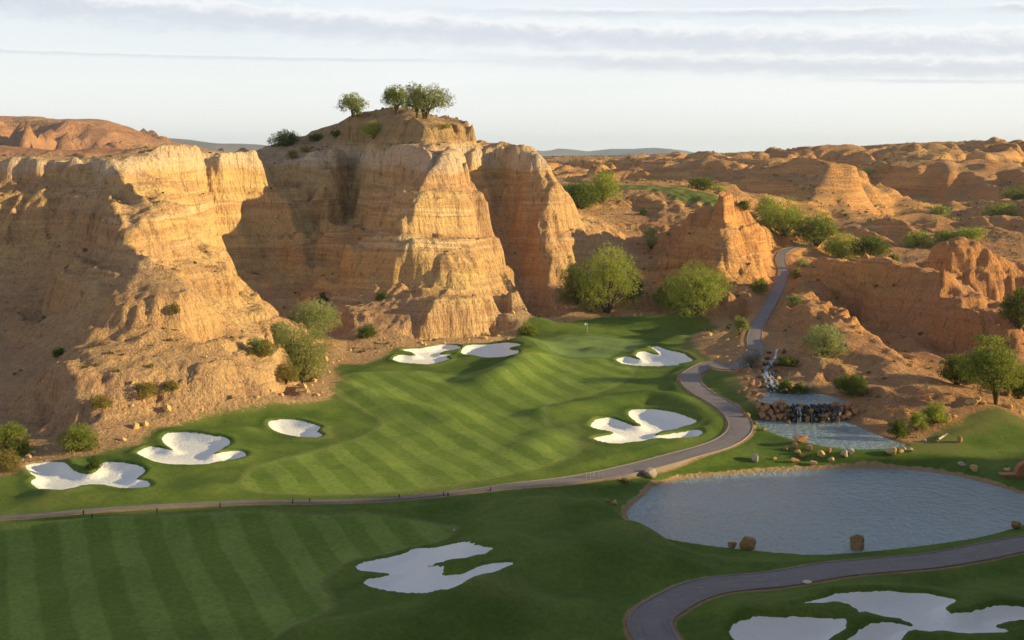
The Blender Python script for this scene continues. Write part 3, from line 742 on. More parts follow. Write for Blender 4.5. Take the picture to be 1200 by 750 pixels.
# desert plain out to the horizon
ra = np.concatenate([np.linspace(0, 0, 1) + 900, np.geomspace(1300, 26000, 60)]); an = np.linspace(0, 2 * np.pi, 181)
RR, AA = np.meshgrid(ra, an); PX = RR * np.sin(AA); PY = 400 + RR * np.cos(AA)
PZ = 14 + 4 * fbm(PX / 500, PY / 500, 4) + np.where(RR > 2500, 6 * fbm(PX / 1800, PY / 1800, 3), 0)
class _g: pass
pg = _g(); pg.X, pg.Y, pg.Z = PX, PY, PZ
PLAIN = NT('plain'); _p = PLAIN.n('ShaderNodeNewGeometry').outputs['Position']
plain_c = PLAIN.mix(PLAIN.step(PLAIN.noise(_p, .006, 6, .65), .4, .62), (.36, .22, .13), (.20, .155, .085))
PLAIN = PLAIN.done(PLAIN.bsdf(plain_c, 1.0, None, .0))
o = grid_mesh('desert_plain', pg, np.ones((PX.shape[0] - 1, PX.shape[1] - 1), bool), PLAIN); tag(o, 'flat desert plain beyond the badlands', 'plain', kind='structure')

# ------------------------------------------------------------------ far mesa and mountains: ridges with their own footprint
def far_ridge(name, prof, dist_, depth, mat, label, st, nf, na, z0=5, gully=.25, flat=.45):
    """prof: skyline pixels; the range stands at distance dist_, sloping down over depth in front and behind"""
    pp = np.array(prof, float); x, _, z = P(pp[:, 0], pp[:, 1], dist_)
    xs = np.arange(x.min(), x.max(), st); zs = np.interp(xs, x, z)
    ys = np.linspace(-depth, depth, 70)
    XX, YY = np.meshgrid(xs, ys)
    prof_ = np.interp(XX, xs, zs) - z0
    t = 1 - np.abs(YY) / depth
    rg = ridged(XX / nf + 5, YY / nf * .6 + dist_, 4)
    w = np.clip(t + gully * (rg - .6) * (1 - t) * 2.2, 0, 1)
    shp = np.where(w > 0, sstep(0, .62, w) ** 1.1, 0)
    ZZ = z0 - 4 + prof_ * shp * (1 - na * (1 - rg) * sstep(1, .5, t)) + prof_ * .02 * fbm(XX / nf * 3, YY / nf * 3, 3)
    g = _g(); g.X, g.Y, g.Z = XX, YY + dist_, ZZ
    return tag(grid_mesh(name, g, np.ones((XX.shape[0] - 1, XX.shape[1] - 1), bool), mat), label, 'hills', kind='structure')
MES = NT('mesa_earth'); _p = MES.n('ShaderNodeNewGeometry').outputs['Position']
_s = MES.n('ShaderNodeSeparateXYZ', {0: _p})
mc = MES.ramp(MES.noise(MES.vmul(_p, (.0012, .0012, .03)), 1.0, 5, .6), [(.3, (.24, .12, .07)), (.5, (.42, .21, .105)), (.65, (.50, .29, .15)), (.8, (.36, .19, .10))])
mc = MES.mix(MES.math('MULTIPLY', MES.step(MES.noise(_p, .02, 5, .7), .48, .62), .4), mc, (.17, .12, .075))
MES = MES.done(MES.bsdf(mc, 1.0, MES.bump(MES.noise(_p, .02, 7, .7), 1.0, 22.0), .0))
RNG = NT('range_rock'); _p = RNG.n('ShaderNodeNewGeometry').outputs['Position']
rc = RNG.mix(RNG.noise(_p, .0008, 4), (.15, .14, .145), (.22, .195, .19))
RNG = RNG.done(RNG.bsdf(rc, 1.0, None, .0))
far_ridge('mesa', [(-420, 150), (-300, 140), (-200, 134), (-100, 139), (-40, 137), (0, 136), (30, 134), (48, 135), (60, 138), (115, 138), (135, 143), (160, 152), (180, 161), (200, 164), (225, 169), (260, 178), (300, 186)], 2700, 620, MES, 'long ochre mesa on the left horizon', 9, 170, .75, gully=.45)
far_ridge('foothills', [(-300, 172), (-150, 170), (-60, 168), (0, 168), (40, 171), (80, 175), (120, 170), (160, 173), (210, 178), (280, 180), (340, 187)], 1900, 330, MES, 'low folded hills in front of the mesa', 7, 150, .5)
far_ridge('blue_hills', [(120, 186), (160, 168), (190, 161), (220, 163), (250, 167), (290, 168), (340, 172), (420, 186)], 7600, 1400, RNG, 'pale blue hills far beyond the mesa', 60, 900, .4)
far_ridge('mountains', [(540, 186), (590, 178), (614, 174.5), (640, 177), (655, 173.5), (672, 175), (690, 177), (715, 174), (745, 174), (765, 172.5), (790, 175), (806, 178.5), (840, 180), (900, 186)], 13500, 2500, RNG, 'pale blue mountain range on the horizon', 90, 1500, .35)

# ------------------------------------------------------------------ light, sky, camera
SUN_EL, SUN_AZ = R(14), R(4)                       # sun stands to the right, a little behind the camera
sd = Vector((math.cos(SUN_EL) * math.cos(SUN_AZ), -math.cos(SUN_EL) * math.sin(SUN_AZ), math.sin(SUN_EL)))
sl_ = bpy.data.lights.new('sun', 'SUN'); sl_.energy = 5.0; sl_.angle = R(.6); sl_.color = (1, .79, .38)
so = bpy.data.objects.new('sun', sl_); so.rotation_euler = sd.to_track_quat('Z', 'Y').to_euler(); COL.objects.link(so)
world = bpy.data.worlds.new('World'); scene.world = world; world.use_nodes = True
w = world.node_tree; w.nodes.clear()
class WN(NT):
    def __init__(s): s.t = w
wn_ = WN()
sky = wn_.n('ShaderNodeTexSky', sky_type='NISHITA', sun_disc=False, sun_elevation=SUN_EL, sun_rotation=math.atan2(sd.x, sd.y), altitude=500, air_density=1.0, dust_density=1.2, ozone_density=1.0)
SKY_K = dict(base=1.0)
tc = wn_.n('ShaderNodeTexCoord').outputs['Generated']
ss = wn_.n('ShaderNodeSeparateXYZ', {0: tc})
el = ss.outputs[2]; az = wn_.math('ARCTAN2', ss.outputs[0], ss.outputs[1])
def band(e0, tilt, th, lo, hi, sc, seed, soft=.10, top=.45):
    """one long streak of cloud: centre elevation, tilt, half thickness"""
    v = wn_.n('ShaderNodeCombineXYZ', {0: wn_.math('MULTIPLY', az, sc), 1: wn_.math('MULTIPLY', el, sc * 2.4), 2: seed}).outputs[0]
    nz_ = wn_.noise(v, 1.0, 9, .68, 0, .4)
    nl = wn_.noise(wn_.n('ShaderNodeCombineXYZ', {0: wn_.math('MULTIPLY', az, 3.0), 1: seed, 2: 3.3}).outputs[0], 1.0, 2)
    c = wn_.math('MULTIPLY_ADD', az, -tilt, e0)
    d = wn_.math('SUBTRACT', el, c)
    d = wn_.math('ADD', d, wn_.math('MULTIPLY', wn_.math('SUBTRACT', nz_, .5), th * 2.0))
    up_ = wn_.step(d, th, th * top); dn = wn_.step(d, -th * 1.3, -th * .1)
    m = wn_.math('MULTIPLY', up_, dn)
    m = wn_.math('MULTIPLY', m, wn_.step(nl, lo, hi))
    rimm = wn_.step(d, -th * .1, th * .9)
    return m, rimm
lift = wn_.ramp(el, [(.0, (8.2, 8.1, 7.8)), (.06, (7.7, 7.8, 7.75)), (.14, (6.3, 6.75, 7.3)), (.34, (5.3, 5.7, 6.5)), (.52, (3.0, 3.4, 4.2)), (.8, (1.4, 1.7, 2.3))])
bg_c = wn_.mix(.82, sky.outputs[0], lift)
veil = wn_.step(wn_.noise(wn_.n('ShaderNodeCombineXYZ', {0: wn_.math('MULTIPLY', az, 3.0), 1: wn_.math('MULTIPLY', el, 22.0), 2: 1.5}).outputs[0], 1.0, 4, .55), .38, .72)
bg_c = wn_.mix(wn_.math('MULTIPLY', wn_.math('MULTIPLY', veil, .3), wn_.step(el, .42, .1)), bg_c, (7.6, 7.7, 7.8))
right = wn_.step(az, -.12, .14); left = wn_.step(az, .1, -.15); one = 1.0
for args, msk, op in (((.1085, .042, .0155, -.3, -.1, 34, 1.0), one, .75), ((.0880, .036, .0105, .1, .35, 38, 12.0), right, .75), ((.0745, .030, .0026, .42, .52, 44, 4.0), right, .6), ((.0855, .000, .0024, .30, .5, 44, 9.0), left, .55),
                  ((.1270, .02, .0050, .40, .5, 50, 15.0), right, .8), ((.20, .03, .02, .35, .5, 16, 18.0), one, .5), ((.30, .03, .03, .4, .6, 11, 22.0), one, .5)):
    m, rm = band(*args)
    cc = wn_.mix(rm, (4.9, 5.2, 5.8), (7.9, 7.75, 7.6))
    bg_c = wn_.mix(wn_.math('MULTIPLY', wn_.math('MULTIPLY', m, msk), op), bg_c, cc)
bgn = wn_.n('ShaderNodeBackground', {0: bg_c, 1: .085})
wo = w.nodes.new('ShaderNodeOutputWorld'); w.links.new(bgn.outputs[0], wo.inputs[0])

cam = bpy.data.cameras.new('camera'); cam.sensor_width = 36; cam.lens = 36 * FOC / 1200; cam.clip_start = .5; cam.clip_end = 60000
co = bpy.data.objects.new('camera', cam); COL.objects.link(co); co.location = (0, 0, H0); co.rotation_euler = (R(90) - PITCH, 0, 0)
scene.camera = co
vs = scene.view_settings; vs.view_transform = 'Standard'; vs.look = 'None'; vs.gamma = 1; vs.use_curve_mapping = False; vs.exposure = 0.74
cy_ = scene.cycles
cy_.use_denoising = True
try: cy_.denoiser = 'OPENIMAGEDENOISE'
except Exception: pass
cy_.use_adaptive_sampling = True; cy_.adaptive_threshold = .02
cy_.max_bounces = 5; cy_.diffuse_bounces = 3; cy_.glossy_bounces = 2; cy_.transparent_max_bounces = 4; cy_.volume_bounces = 0; cy_.transmission_bounces = 2
HAZE_D = 4.2e-5
# ------------------------------------------------------------------ sheets laid on the ground
def world_hit(px, py):
    h = hit([px], [py], near.Z)[0]; return float(h[0]), float(h[1]), float(h[2])

def sheet(name, outline, spacing, zf, mat, jit=0.0):
    o2 = []
    m = len(outline)
    for i in range(m):                                    # resample the outline finely
        a, b = outline[i], outline[(i + 1) % m]; k = max(1, int(np.hypot(*(b - a)) / (spacing * .7)))
        for j in range(k): o2.append(a + (b - a) * j / k)
    o2 = np.array(o2)
    if jit:
        s = np.arange(len(o2)); d = np.roll(o2, -1, 0) - np.roll(o2, 1, 0); nn = np.stack([d[:, 1], -d[:, 0]], 1); nn /= np.linalg.norm(nn, axis=1)[:, None] + 1e-9
        o2 = o2 + nn * (jit * (fbm(o2[:, 0] * 1.3, o2[:, 1] * 1.3, 3)))[:, None]
    gx, gy = np.meshgrid(np.arange(o2[:, 0].min(), o2[:, 0].max(), spacing), np.arange(o2[:, 1].min(), o2[:, 1].max(), spacing))
    gx = gx.ravel() + rng.uniform(-.2, .2, gx.size) * spacing; gy = gy.ravel() + rng.uniform(-.2, .2, gy.size) * spacing
    s = sdf(o2, gx, gy); k = s > spacing * .5
    P2 = [Vector(q) for q in o2] + [Vector(q) for q in zip(gx[k], gy[k])]
    edges = [(i, (i + 1) % len(o2)) for i in range(len(o2))]
    v, _, f, *_r = geometry.delaunay_2d_cdt(P2, edges, [list(range(len(o2)))], 1, 1e-4)
    v = np.array([(q.x, q.y) for q in v])
    z = zf(v[:, 0], v[:, 1], sdf(o2, v[:, 0], v[:, 1]))
    me = bpy.data.meshes.new(name); me.from_pydata(np.column_stack([v, z]).tolist(), [], [tuple(q) for q in f]); me.update()
    me.polygons.foreach_set('use_smooth', [True] * len(me.polygons)); me.materials.append(mat)
    if me.polygons and sum(p_.normal.z for p_ in me.polygons[:20]) < 0: me.flip_normals()
    o = bpy.data.objects.new(name, me); COL.objects.link(o); return o

SAND = NT('white_sand'); _p = SAND.n('ShaderNodeNewGeometry').outputs['Position']
SAND = SAND.done(SAND.bsdf(SAND.mix(SAND.noise(_p, 1.2, 5, .6), (.76, .73, .70), (.84, .82, .79)), .95, SAND.bump(SAND.math('ADD', SAND.noise(_p, 2.0, 5, .65), SAND.math('MULTIPLY', SAND.noise(SAND.vmul(_p, (.5, 4.5, 1)), 1.6, 2), .5)), .7, .22), .1))
BL = ['white sand bunker lowest at the left, below the leafy bush', 'white sand bunker with three lobes at the foot of the left bluff', 'small oval white bunker off the tip of the left bluff', 'white sand bunker with ragged fingers under the central bluff, left of two',
      'white sand bunker beside the green, right of the two under the central bluff', 'white sand bunker with fingers behind the path side of the green', 'white sand bunker in the mound beside the bending cart path', 'white sand bunker with a grass finger in the shaded foreground',
      'large shaded white bunker with grass tongues below the front path', 'shaded white bunker cut by the bottom edge of the view']
for k, ww in enumerate(bunkW):
    yc = ww[:, 1].mean(); ry = np.ptp(ww[:, 1])
    def zf(x, y, s, yc=yc, ry=ry):
        gz = near.sample(x, y, ground_s); fl = near.sample(x, y, floorZ)
        d = sstep(0, 2.4, s)
        return gz * (1 - .75 * d) + fl * .75 * d - .62 * sstep(-.1, 1.7, s) + .05 + .03 * fbm(x * .9, y * .9, 2)
    o = sheet('sand_bunker', ww, .5 if yc < 150 else .7, zf, SAND, .10)
    tag(o, BL[k], 'bunker', 'white sand bunkers')

def outset(w_, d_):
    t = np.roll(w_, -1, 0) - np.roll(w_, 1, 0); n_ = np.stack([t[:, 1], -t[:, 0]], 1); n_ /= np.linalg.norm(n_, axis=1)[:, None]
    ar = np.sum(w_[:, 0] * np.roll(w_[:, 1], -1) - w_[:, 1] * np.roll(w_[:, 0], -1))
    return w_ + n_ * d_ * (1 if ar > 0 else -1)
WAT = NT('pond_water'); _p = WAT.n('ShaderNodeNewGeometry').outputs['Position']
wv = WAT.noise(WAT.vmul(_p, (1.0, .8, 1)), 1.1, 4, .62)
wv2 = WAT.noise(WAT.vmul(_p, (1, 1, 1)), .25, 3, .5)
WAT = WAT.done(WAT.bsdf((.23, .31, .35), .08, WAT.bump(WAT.math('ADD', WAT.math('MULTIPLY', wv, WAT.math('MULTIPLY_ADD', WAT.noise(_p, .07, 3), .6, .6)), WAT.math('MULTIPLY', wv2, .5)), .9, .75), .5))
for nm, ow, z, lb in (('lake', lakeW, LAKE_Z, 'rippled blue-grey lake with an orange earth bank'), ('pond', pondW, POND_Z, 'pond between the lake and the low waterfall'), ('upper_pool', poolW, POOL_Z, 'narrow upper pool above the low waterfall')):
    o = sheet(nm, outset(ow, .35 if nm == 'upper_pool' else 1.1), 3.0, lambda x, y, s, z=z: 0 * x + z, WAT)
    tag(o, lb, 'water', kind='structure')

# cart paths: ribbons with a slightly raised concrete edge
PAV = NT('path_concrete'); _g0 = PAV.n('ShaderNodeNewGeometry'); _p = _g0.outputs['Position']
_a = PAV.attr('across'); _l = PAV.attr('along')
pc = PAV.mix(PAV.noise(_p, .5, 5, .65), (.155, .13, .135), (.235, .205, .205))
pc = PAV.mix(PAV.math('MULTIPLY', PAV.step(PAV.math('ABSOLUTE', _a), .88, .96), .35), pc, (.36, .26, .18))
pc = PAV.mix(PAV.math('MULTIPLY', PAV.step(PAV.noise(PAV.n('ShaderNodeCombineXYZ', {0: PAV.math('MULTIPLY', _l, .12), 1: PAV.math('MULTIPLY', _a, 2.2), 2: 0.0}).outputs[0], 1.0, 4, .6), .5, .7), .5), pc, (.12, .10, .105))
pc = PAV.mix(PAV.math('MULTIPLY', PAV.step(PAV.noise(_p, 1.4, 4, .7), .56, .66), .35), pc, (.34, .31, .30))
PAV = PAV.done(PAV.bsdf(pc, .8, PAV.bump(PAV.noise(_p, 4, 3), .25, .05), .2))
for (pl, hw), lb in zip(PATHS, ('winding grey cart path climbing from the fairway to the badlands', 'broad cart path curving across the shaded foreground')):
    pl = np.array(pl); seg = np.hypot(*(np.diff(pl[:, :2], axis=0).T)); L = np.concatenate([[0], np.cumsum(seg)])
    s = np.arange(0, L[-1], .8); c = np.stack([np.interp(s, L, pl[:, k]) for k in range(3)], 1)
    for _ in range(3): c[1:-1] = (c[:-2] + 2 * c[1:-1] + c[2:]) / 4
    t = np.gradient(c[:, :2], axis=0); t /= np.linalg.norm(t, axis=1)[:, None]; n_ = np.stack([-t[:, 1], t[:, 0]], 1); hw = np.interp(s, L, hw)
    offs = [-1, -.97, -.90, -.88, -.5, 0, .5, .88, .90, .97, 1]; hs = [-.5, .16, .16, .09, .11, .12, .11, .09, .16, .16, -.5]
    rows = []
    for o_, h_ in zip(offs, hs):
        xy = c[:, :2] + n_ * o_ * (hw + .05 + .08 * fbm(s / 6, s * 0 + o_, 2))[:, None]
        rows.append(np.column_stack([xy, c[:, 2] + h_]))
    V = np.stack(rows, 1); m, k = V.shape[:2]; ix = np.arange(m * k).reshape(m, k)
    q = np.stack([ix[:-1, :-1], ix[1:, :-1], ix[1:, 1:], ix[:-1, 1:]], -1).reshape(-1, 4)[:, ::-1]
    at = {'across': np.tile(offs, m), 'along': np.repeat(s, k)}
    o = raw_mesh('cart_path', V.reshape(-1, 3), q, PAV, at); o.data.polygons.foreach_set('use_smooth', [False] * len(q))
    tag(o, lb, 'cart path', kind='structure')
print('sheets', round(time.time() - T0, 1))

# ------------------------------------------------------------------ rocks
def rock_mat(name, c1, c2, rough=.9, spec=.15):
    a = NT(name); p_ = a.n('ShaderNodeTexCoord').outputs['Object']
    c = a.mix(a.noise(p_, 1.6, 5, .65), c1, c2)
    c = a.mix(a.math('MULTIPLY', a.step(a.noise(p_, 5, 4, .7), .55, .68), .5), c, tuple(v * .45 for v in c1))
    return a.done(a.bsdf(c, rough, a.bump(a.noise(p_, 3.5, 6, .7), .6, .12), spec))
RK = dict(gold=rock_mat('gold_sandstone', (.46, .29, .11), (.66, .46, .21)), white=rock_mat('white_stone', (.36, .28, .19), (.56, .48, .38)), red=rock_mat('red_sandstone', (.30, .15, .08), (.46, .27, .15)),
          dark=rock_mat('wet_dark_stone', (.025, .022, .022), (.07, .06, .055), .35, .5), brown=rock_mat('brown_stone', (.22, .13, .06), (.40, .26, .12)))
def rock_mesh(seed, sub=3):
    r = random.Random(seed); bm = bmesh.new(); bmesh.ops.create_icosphere(bm, subdivisions=sub, radius=1)
    planes = [(Vector((r.gauss(0, 1), r.gauss(0, 1), r.gauss(0, .8))).normalized(), r.uniform(.36, .74)) for _ in range(13)]
    off = Vector((r.uniform(0, 50), r.uniform(0, 50), r.uniform(0, 50)))
    from mathutils import noise as mn
    for v in bm.verts:
        d = v.co.normalized(); k = 1.0
        for n_, h in planes:
            c = d.dot(n_)
            if c > .01: k = min(k, h / c)
        v.co = d * k * (1 + .07 * mn.noise(d * 2.2 + off) + .03 * mn.noise(d * 6 + off))
    zmin = min(v.co.z for v in bm.verts)
    me = bpy.data.meshes.new('rock'); bm.to_mesh(me); bm.free()
    return me
RMESH = {m: [] for m in RK}
for i, m in enumerate(RK):
    for k in range(5):
        me = rock_mesh(100 + i * 10 + k); me.materials.append(RK[m]); RMESH[m].append(me)
_rc = [0]
def rock(px, py, w_, h_, m, label, group='rocks around the lake and ponds', name='rock', z=None, Y=None, depth=None, sink=.25):
    if Y is None: x, y, g = world_hit(px, py)
    else: x = float(P(px, py, Y)[0]); y = Y; g = float(ground(x, y))
    if z is not None: g = z
    d = math.sqrt(x * x + y * y + (H0 - g) ** 2); sx = w_ * d / FOC / 2 * .98; sz = h_ * d / FOC / 2 * 1.02
    _rc[0] += 1; r = random.Random(_rc[0] * 7)
    o = bpy.data.objects.new(name, RMESH[m][_rc[0] % 5]); COL.objects.link(o)
    o.scale = (sx * 1.12, (depth or (sx + sz) / 2) * 1.1, sz * 1.15); o.rotation_euler = (r.uniform(-.35, .35), r.uniform(-.35, .35), r.choice((0, math.pi)) + r.uniform(-.3, .3))
    o.location = (x, y, g + sz * (1 - sink * 1.2))
    return tag(o, label, 'rock', group)
for a in [
 (760, 559, 19, 14, 'white', 'pale gold boulder on the grass where the lake bank begins'), (732, 565, 14, 7, 'brown', 'low flat brown rock between the path stakes and the pale boulder'),
 (712, 590, 9, 8, 'brown', 'brown rock of the pair on the turf left of the lake'), (720, 592, 9, 8, 'gold', 'tan rock of the pair on the turf left of the lake'),
 (885, 540, 13, 12, 'white', 'upright white boulder alone on the turf inside the path bend'), (908, 539, 7, 5, 'gold', 'small round gold stone right of the upright white boulder'),
 (938, 519, 22, 9, 'red', 'long flat red slab at the pond edge'), (931, 526, 9, 8, 'red', 'small red block under the long flat slab'), (948, 527, 13, 7, 'red', 'red rock right below the long flat slab'),
 (920, 527, 10, 5, 'brown', 'low brown stone left of the long flat slab'), (935, 532, 12, 7, 'gold', 'gold block in the middle of the rocky turf bank'), (931, 542, 14, 5, 'red', 'flat red stone nearest the lake among the bank rocks'),
 (941, 537, 12, 5, 'red', 'flat reddish stone just behind the gold block'), (953, 546, 14, 8, 'gold', 'tilted tan rock lowest on the rocky bank'), (962, 536, 12, 9, 'gold', 'bright yellow boulder in the middle of the bank'),
 (971, 531, 11, 7, 'brown', 'tan rock behind the bright yellow boulder'), (974, 541, 9, 6, 'gold', 'small gold rock right of the bright yellow boulder'),
 (989, 537, 11, 12, 'white', 'white upright rock of the pale pair at the pond edge'), (997, 533, 11, 10, 'white', 'grey-white rock behind the white upright one'),
 (1045, 533, 16, 10, 'gold', 'orange boulder where the pond ends on the right'), (1056, 531, 9, 6, 'gold', 'small gold stone right of the orange boulder'), (1067, 530, 9, 6, 'white', 'pale stone at the end of the row by the pond'),
 (1060, 527, 6, 4, 'white', 'tiny pale pebble in the row by the pond end'), (1083, 518, 8, 5, 'white', 'pale stone left of the bleached log'), (1098, 519, 6, 4, 'red', 'little red stone beside the bleached log'),
 (1125, 519, 10, 8, 'red', 'red rock alone on the olive slope'), (1126, 547, 12, 7, 'white', 'pale rock in the shaded grass of the right bank'), (1141, 551, 19, 10, 'gold', 'large gold boulder in the shaded grass of the right bank'),
 (1180, 554, 10, 8, 'gold', 'gold rock in the grass beside the stone wall'), (1110, 494, 11, 10, 'gold', 'rounded golden boulder below the lone tree'), (1190, 620, 18, 9, 'brown', 'brown rock at the right end of the lake'),
 (532, 624, 5, 6, 'white', 'tiny pale stone at the tip of the foreground fairway')]:
    rock(*a)
rock(858, 643, 17, 12, 'brown', 'dark brown boulder at the lake edge beside the big golden one', Y=117.6); rock(877, 643, 24, 20, 'brown', 'big golden-brown boulder at the near lake edge', Y=117.6); rock(1003, 646, 27, 21, 'brown', 'notched grey-brown boulder alone at the near lake edge', Y=117.4)
# the low waterfall: red boulder piles on both sides, dark wet stones between
fy = float(G(945, 482, 1.0)[1])
fallx = lambda px: float(P(px, 480, 174.0)[0])
rr = random.Random(4)
for px, zz, s_ in ((889, 1.9, 12), (895, 1.4, 12), (893, .6, 11), (899, 2.0, 11), (899, .3, 10), (907, .2, 11), (915, .3, 12), (921, .6, 11), (903, 1.2, 10), (911, 1.3, 11), (918, 1.6, 12), (909, 2.1, 10), (916, 2.4, 10)):
    rock(px, 480, s_ + rr.uniform(-1, 2), s_ * .85, 'red', 'reddish boulder in the pile left of the low waterfall', 'boulder pile left of the low waterfall', z=zz - .5, Y=171.2 + zz * .9)
for px, zz, s_ in ((994, .8, 12), (999, 1.6, 11), (992, 1.9, 12), (1003, 1.2, 10), (973, .3, 9), (981, .2, 11), (988, .4, 10), (977, 1.2, 10), (984, 1.3, 10), (979, 2.0, 10), (986, 2.1, 8)):
    rock(px, 480, s_ + rr.uniform(-1, 2), s_ * .95, 'red', 'reddish boulder in the pile right of the low waterfall', 'boulder pile right of the low waterfall', z=zz - .5, Y=171.2 + zz * .9)
for i in range(70):
    px = 922 + (i % 14) * 4.1 + rr.uniform(-1.5, 1.5); lv = i // 14
    rock(px, 480, rr.uniform(5.5, 9), rr.uniform(4.5, 7), rr.choice(('dark', 'dark', 'brown')), 'wet stone in the rocky face of the low waterfall', 'wet stones of the low waterfall', z=-.40 + lv * .60 + rr.uniform(-.1, .1), Y=170.1 + lv * .36 + rr.uniform(-.5, .35))
for px, py, w_, h_ in ((875, 492, 15, 9), (869, 486, 10, 6), (884, 497, 8, 6), (895, 505, 9, 6)):
    rock(px, py, w_, h_, 'brown', 'brown rock on the turf at the left end of the pond', 'rocks at the left end of the pond')
for px, py, w_, h_ in ((866, 436, 12, 7), (874, 446, 12, 7), (880, 452, 14, 8), (872, 458, 10, 6), (884, 463, 10, 7), (866, 461, 8, 5), (879, 437, 10, 8), (888, 455, 10, 9), (893, 467, 12, 6), (876, 468, 8, 5)):
    rock(px, py, w_, h_, 'red', 'small red rock scattered beside the upper cascade', 'rocks beside the upper cascade')

# ------------------------------------------------------------------ falling water
FALL = NT('white_water'); _p = FALL.n('ShaderNodeNewGeometry').outputs['Position']
fw = FALL.noise(FALL.vmul(_p, (1, 1, .25)), 3.5, 4, .6)
FALL = FALL.done(FALL.bsdf(FALL.mix(FALL.step(fw, .44, .66), (.16, .22, .30), (.70, .75, .82)), .25, FALL.bump(fw, .5, .1), .5))
def strand(parent, name, p3, width, mat):
    """a curved sheet of water a few centimetres thick running down through the points"""
    bm = bmesh.new(); rows = []
    p3 = smooth_open(np.array(p3), 5)
    for i, q in enumerate(p3):
        wv_ = width * (.8 + .35 * math.sin(i * 1.7 + width * 9)); row = []
        for u in (-1, -.5, 0, .5, 1):
            row.append((q[0] + u * wv_ / 2, q[1] - .10 * (1 - u * u) - .03 * math.sin(u * 7 + i), q[2] + .02))
        rows.append([bm.verts.new(v) for v in row] + [bm.verts.new((v[0], v[1] + .22, v[2] - .05)) for v in row])
    for a, b in zip(rows, rows[1:]):
        for k in range(4):
            bm.faces.new((a[k], a[k + 1], b[k + 1], b[k])); bm.faces.new((a[k + 6], a[k + 5], b[k + 5], b[k + 6]))
        bm.faces.new((a[0], b[0], b[5], a[5])); bm.faces.new((a[4], a[9], b[9], b[4]))
    bmesh.ops.recalc_face_normals(bm, faces=bm.faces)
    me = bpy.data.meshes.new(name); bm.to_mesh(me); bm.free(); me.polygons.foreach_set('use_smooth', [True] * len(me.polygons)); me.materials.append(mat)
    o = bpy.data.objects.new(name, me); COL.objects.link(o); o.parent = parent; return o
def empty(name, loc, label, cat, group=None):
    o = bpy.data.objects.new(name, None); COL.objects.link(o); o.location = loc; o.empty_display_size = .2
    return tag(o, label, cat, group)
def mesh_obj(name, bm, mat, parent=None, smooth=False):
    me = bpy.data.meshes.new(name); bm.to_mesh(me); bm.free(); me.materials.append(mat)
    if smooth: me.polygons.foreach_set('use_smooth', [True] * len(me.polygons))
    o = bpy.data.objects.new(name, me); COL.objects.link(o); o.parent = parent; return o
wf = empty('waterfall', (0, 0, 0), 'low wide waterfall spilling over dark stones into the pond', 'waterfall')
# stone weir behind the stones, so that the water has something to run over
bm = bmesh.new()
n_ = 24; top = []; prev = None
for i in range(n_ + 1):
    x = fallx(921) + (fallx(980) - fallx(921)) * i / n_; j = .25 * math.sin(i * 2.1) + .12 * math.sin(i * 5.3)
    tz = .30 * math.sin(i * 4.1) + .2 * math.sin(i * 9.3)
    col = [bm.verts.new((x, 170.9 + j * .5, -.9)), bm.verts.new((x, 171.2 + j * .4, .9)), bm.verts.new((x, 171.7 + j * .25, POOL_Z + .05 + max(-.1, tz))), bm.verts.new((x, 173.0, POOL_Z - .4)), bm.verts.new((x, 173.2, -.9))]
    if prev:
        for k in range(4): bm.faces.new((prev[k], col[k], col[k + 1], prev[k + 1]))
    prev = col
mesh_obj('stone_ledge', bm, RK['dark'], wf)
for px, wd in ((928, .25), (931, .5), (944, .12), (957, .16)):
    x = fallx(px)
    strand(wf, 'water_strand', [(x, 172.2, POOL_Z + .08), (x + .05, 171.3, POOL_Z - .1), (x + .1, 170.6, 1.1), (x + .02, 170.2, POND_Z + .06)], wd, FALL)
cs = empty('cascade', (0, 0, 0), 'stepped white cascade tumbling down dark rocks from the path', 'waterfall')
CPX = [(912, 411), (909, 417), (904, 424), (905, 430), (898, 436), (899, 442), (904, 447), (903, 452), (908, 458), (911, 462)]
cw = [world_hit(a, b) for a, b in CPX]
cw = [(x, y, max(z, POOL_Z) + .22) for x, y, z in cw]
rc_ = random.Random(8)
def run(i0, i1, dx0, dx1, wd):
    q = []
    for i in range(i0, i1):
        (x, y, z), (x2, y2, z2) = cw[i], cw[i + 1]; t0 = (i - i0) / max(1, i1 - i0); d_ = dx0 + (dx1 - dx0) * t0 + rc_.uniform(-.12, .12)
        q += [(x + d_, y, z), (x + (x2 - x) * .62 + d_, y + (y2 - y) * .62, z - .06)]         # nearly level run, then a drop
    q.append((cw[i1][0] + dx1, cw[i1][1], cw[i1][2] - .1))
    strand(cs, 'water_strand', q, wd, FALL)
for a in ((0, 3, 0, 0, .55), (2, 5, .2, -.3, .5), (2, 4, -.5, -.9, .25), (4, 7, 0, 0, .55), (4, 6, .6, .9, .3), (5, 9, -.7, -1.0, .3), (6, 9, .2, .5, .5), (6, 9, 1.0, 1.6, .28), (7, 9, -.2, -.3, .3)): run(*a)
for i, (px, py) in enumerate([(902, 414), (918, 414), (899, 421), (914, 421), (896, 428), (911, 429), (893, 436), (908, 437), (890, 443), (895, 448), (912, 444), (898, 453), (910, 451), (916, 455), (893, 455), (902, 458), (901, 428), (905, 440), (900, 447)]):
    rock(px, py, 8 + i % 3, 6 + i % 2, 'dark', 'dark wet boulder lining the upper cascade', 'dark boulders of the upper cascade', sink=.5)
print('rocks', round(time.time() - T0, 1))
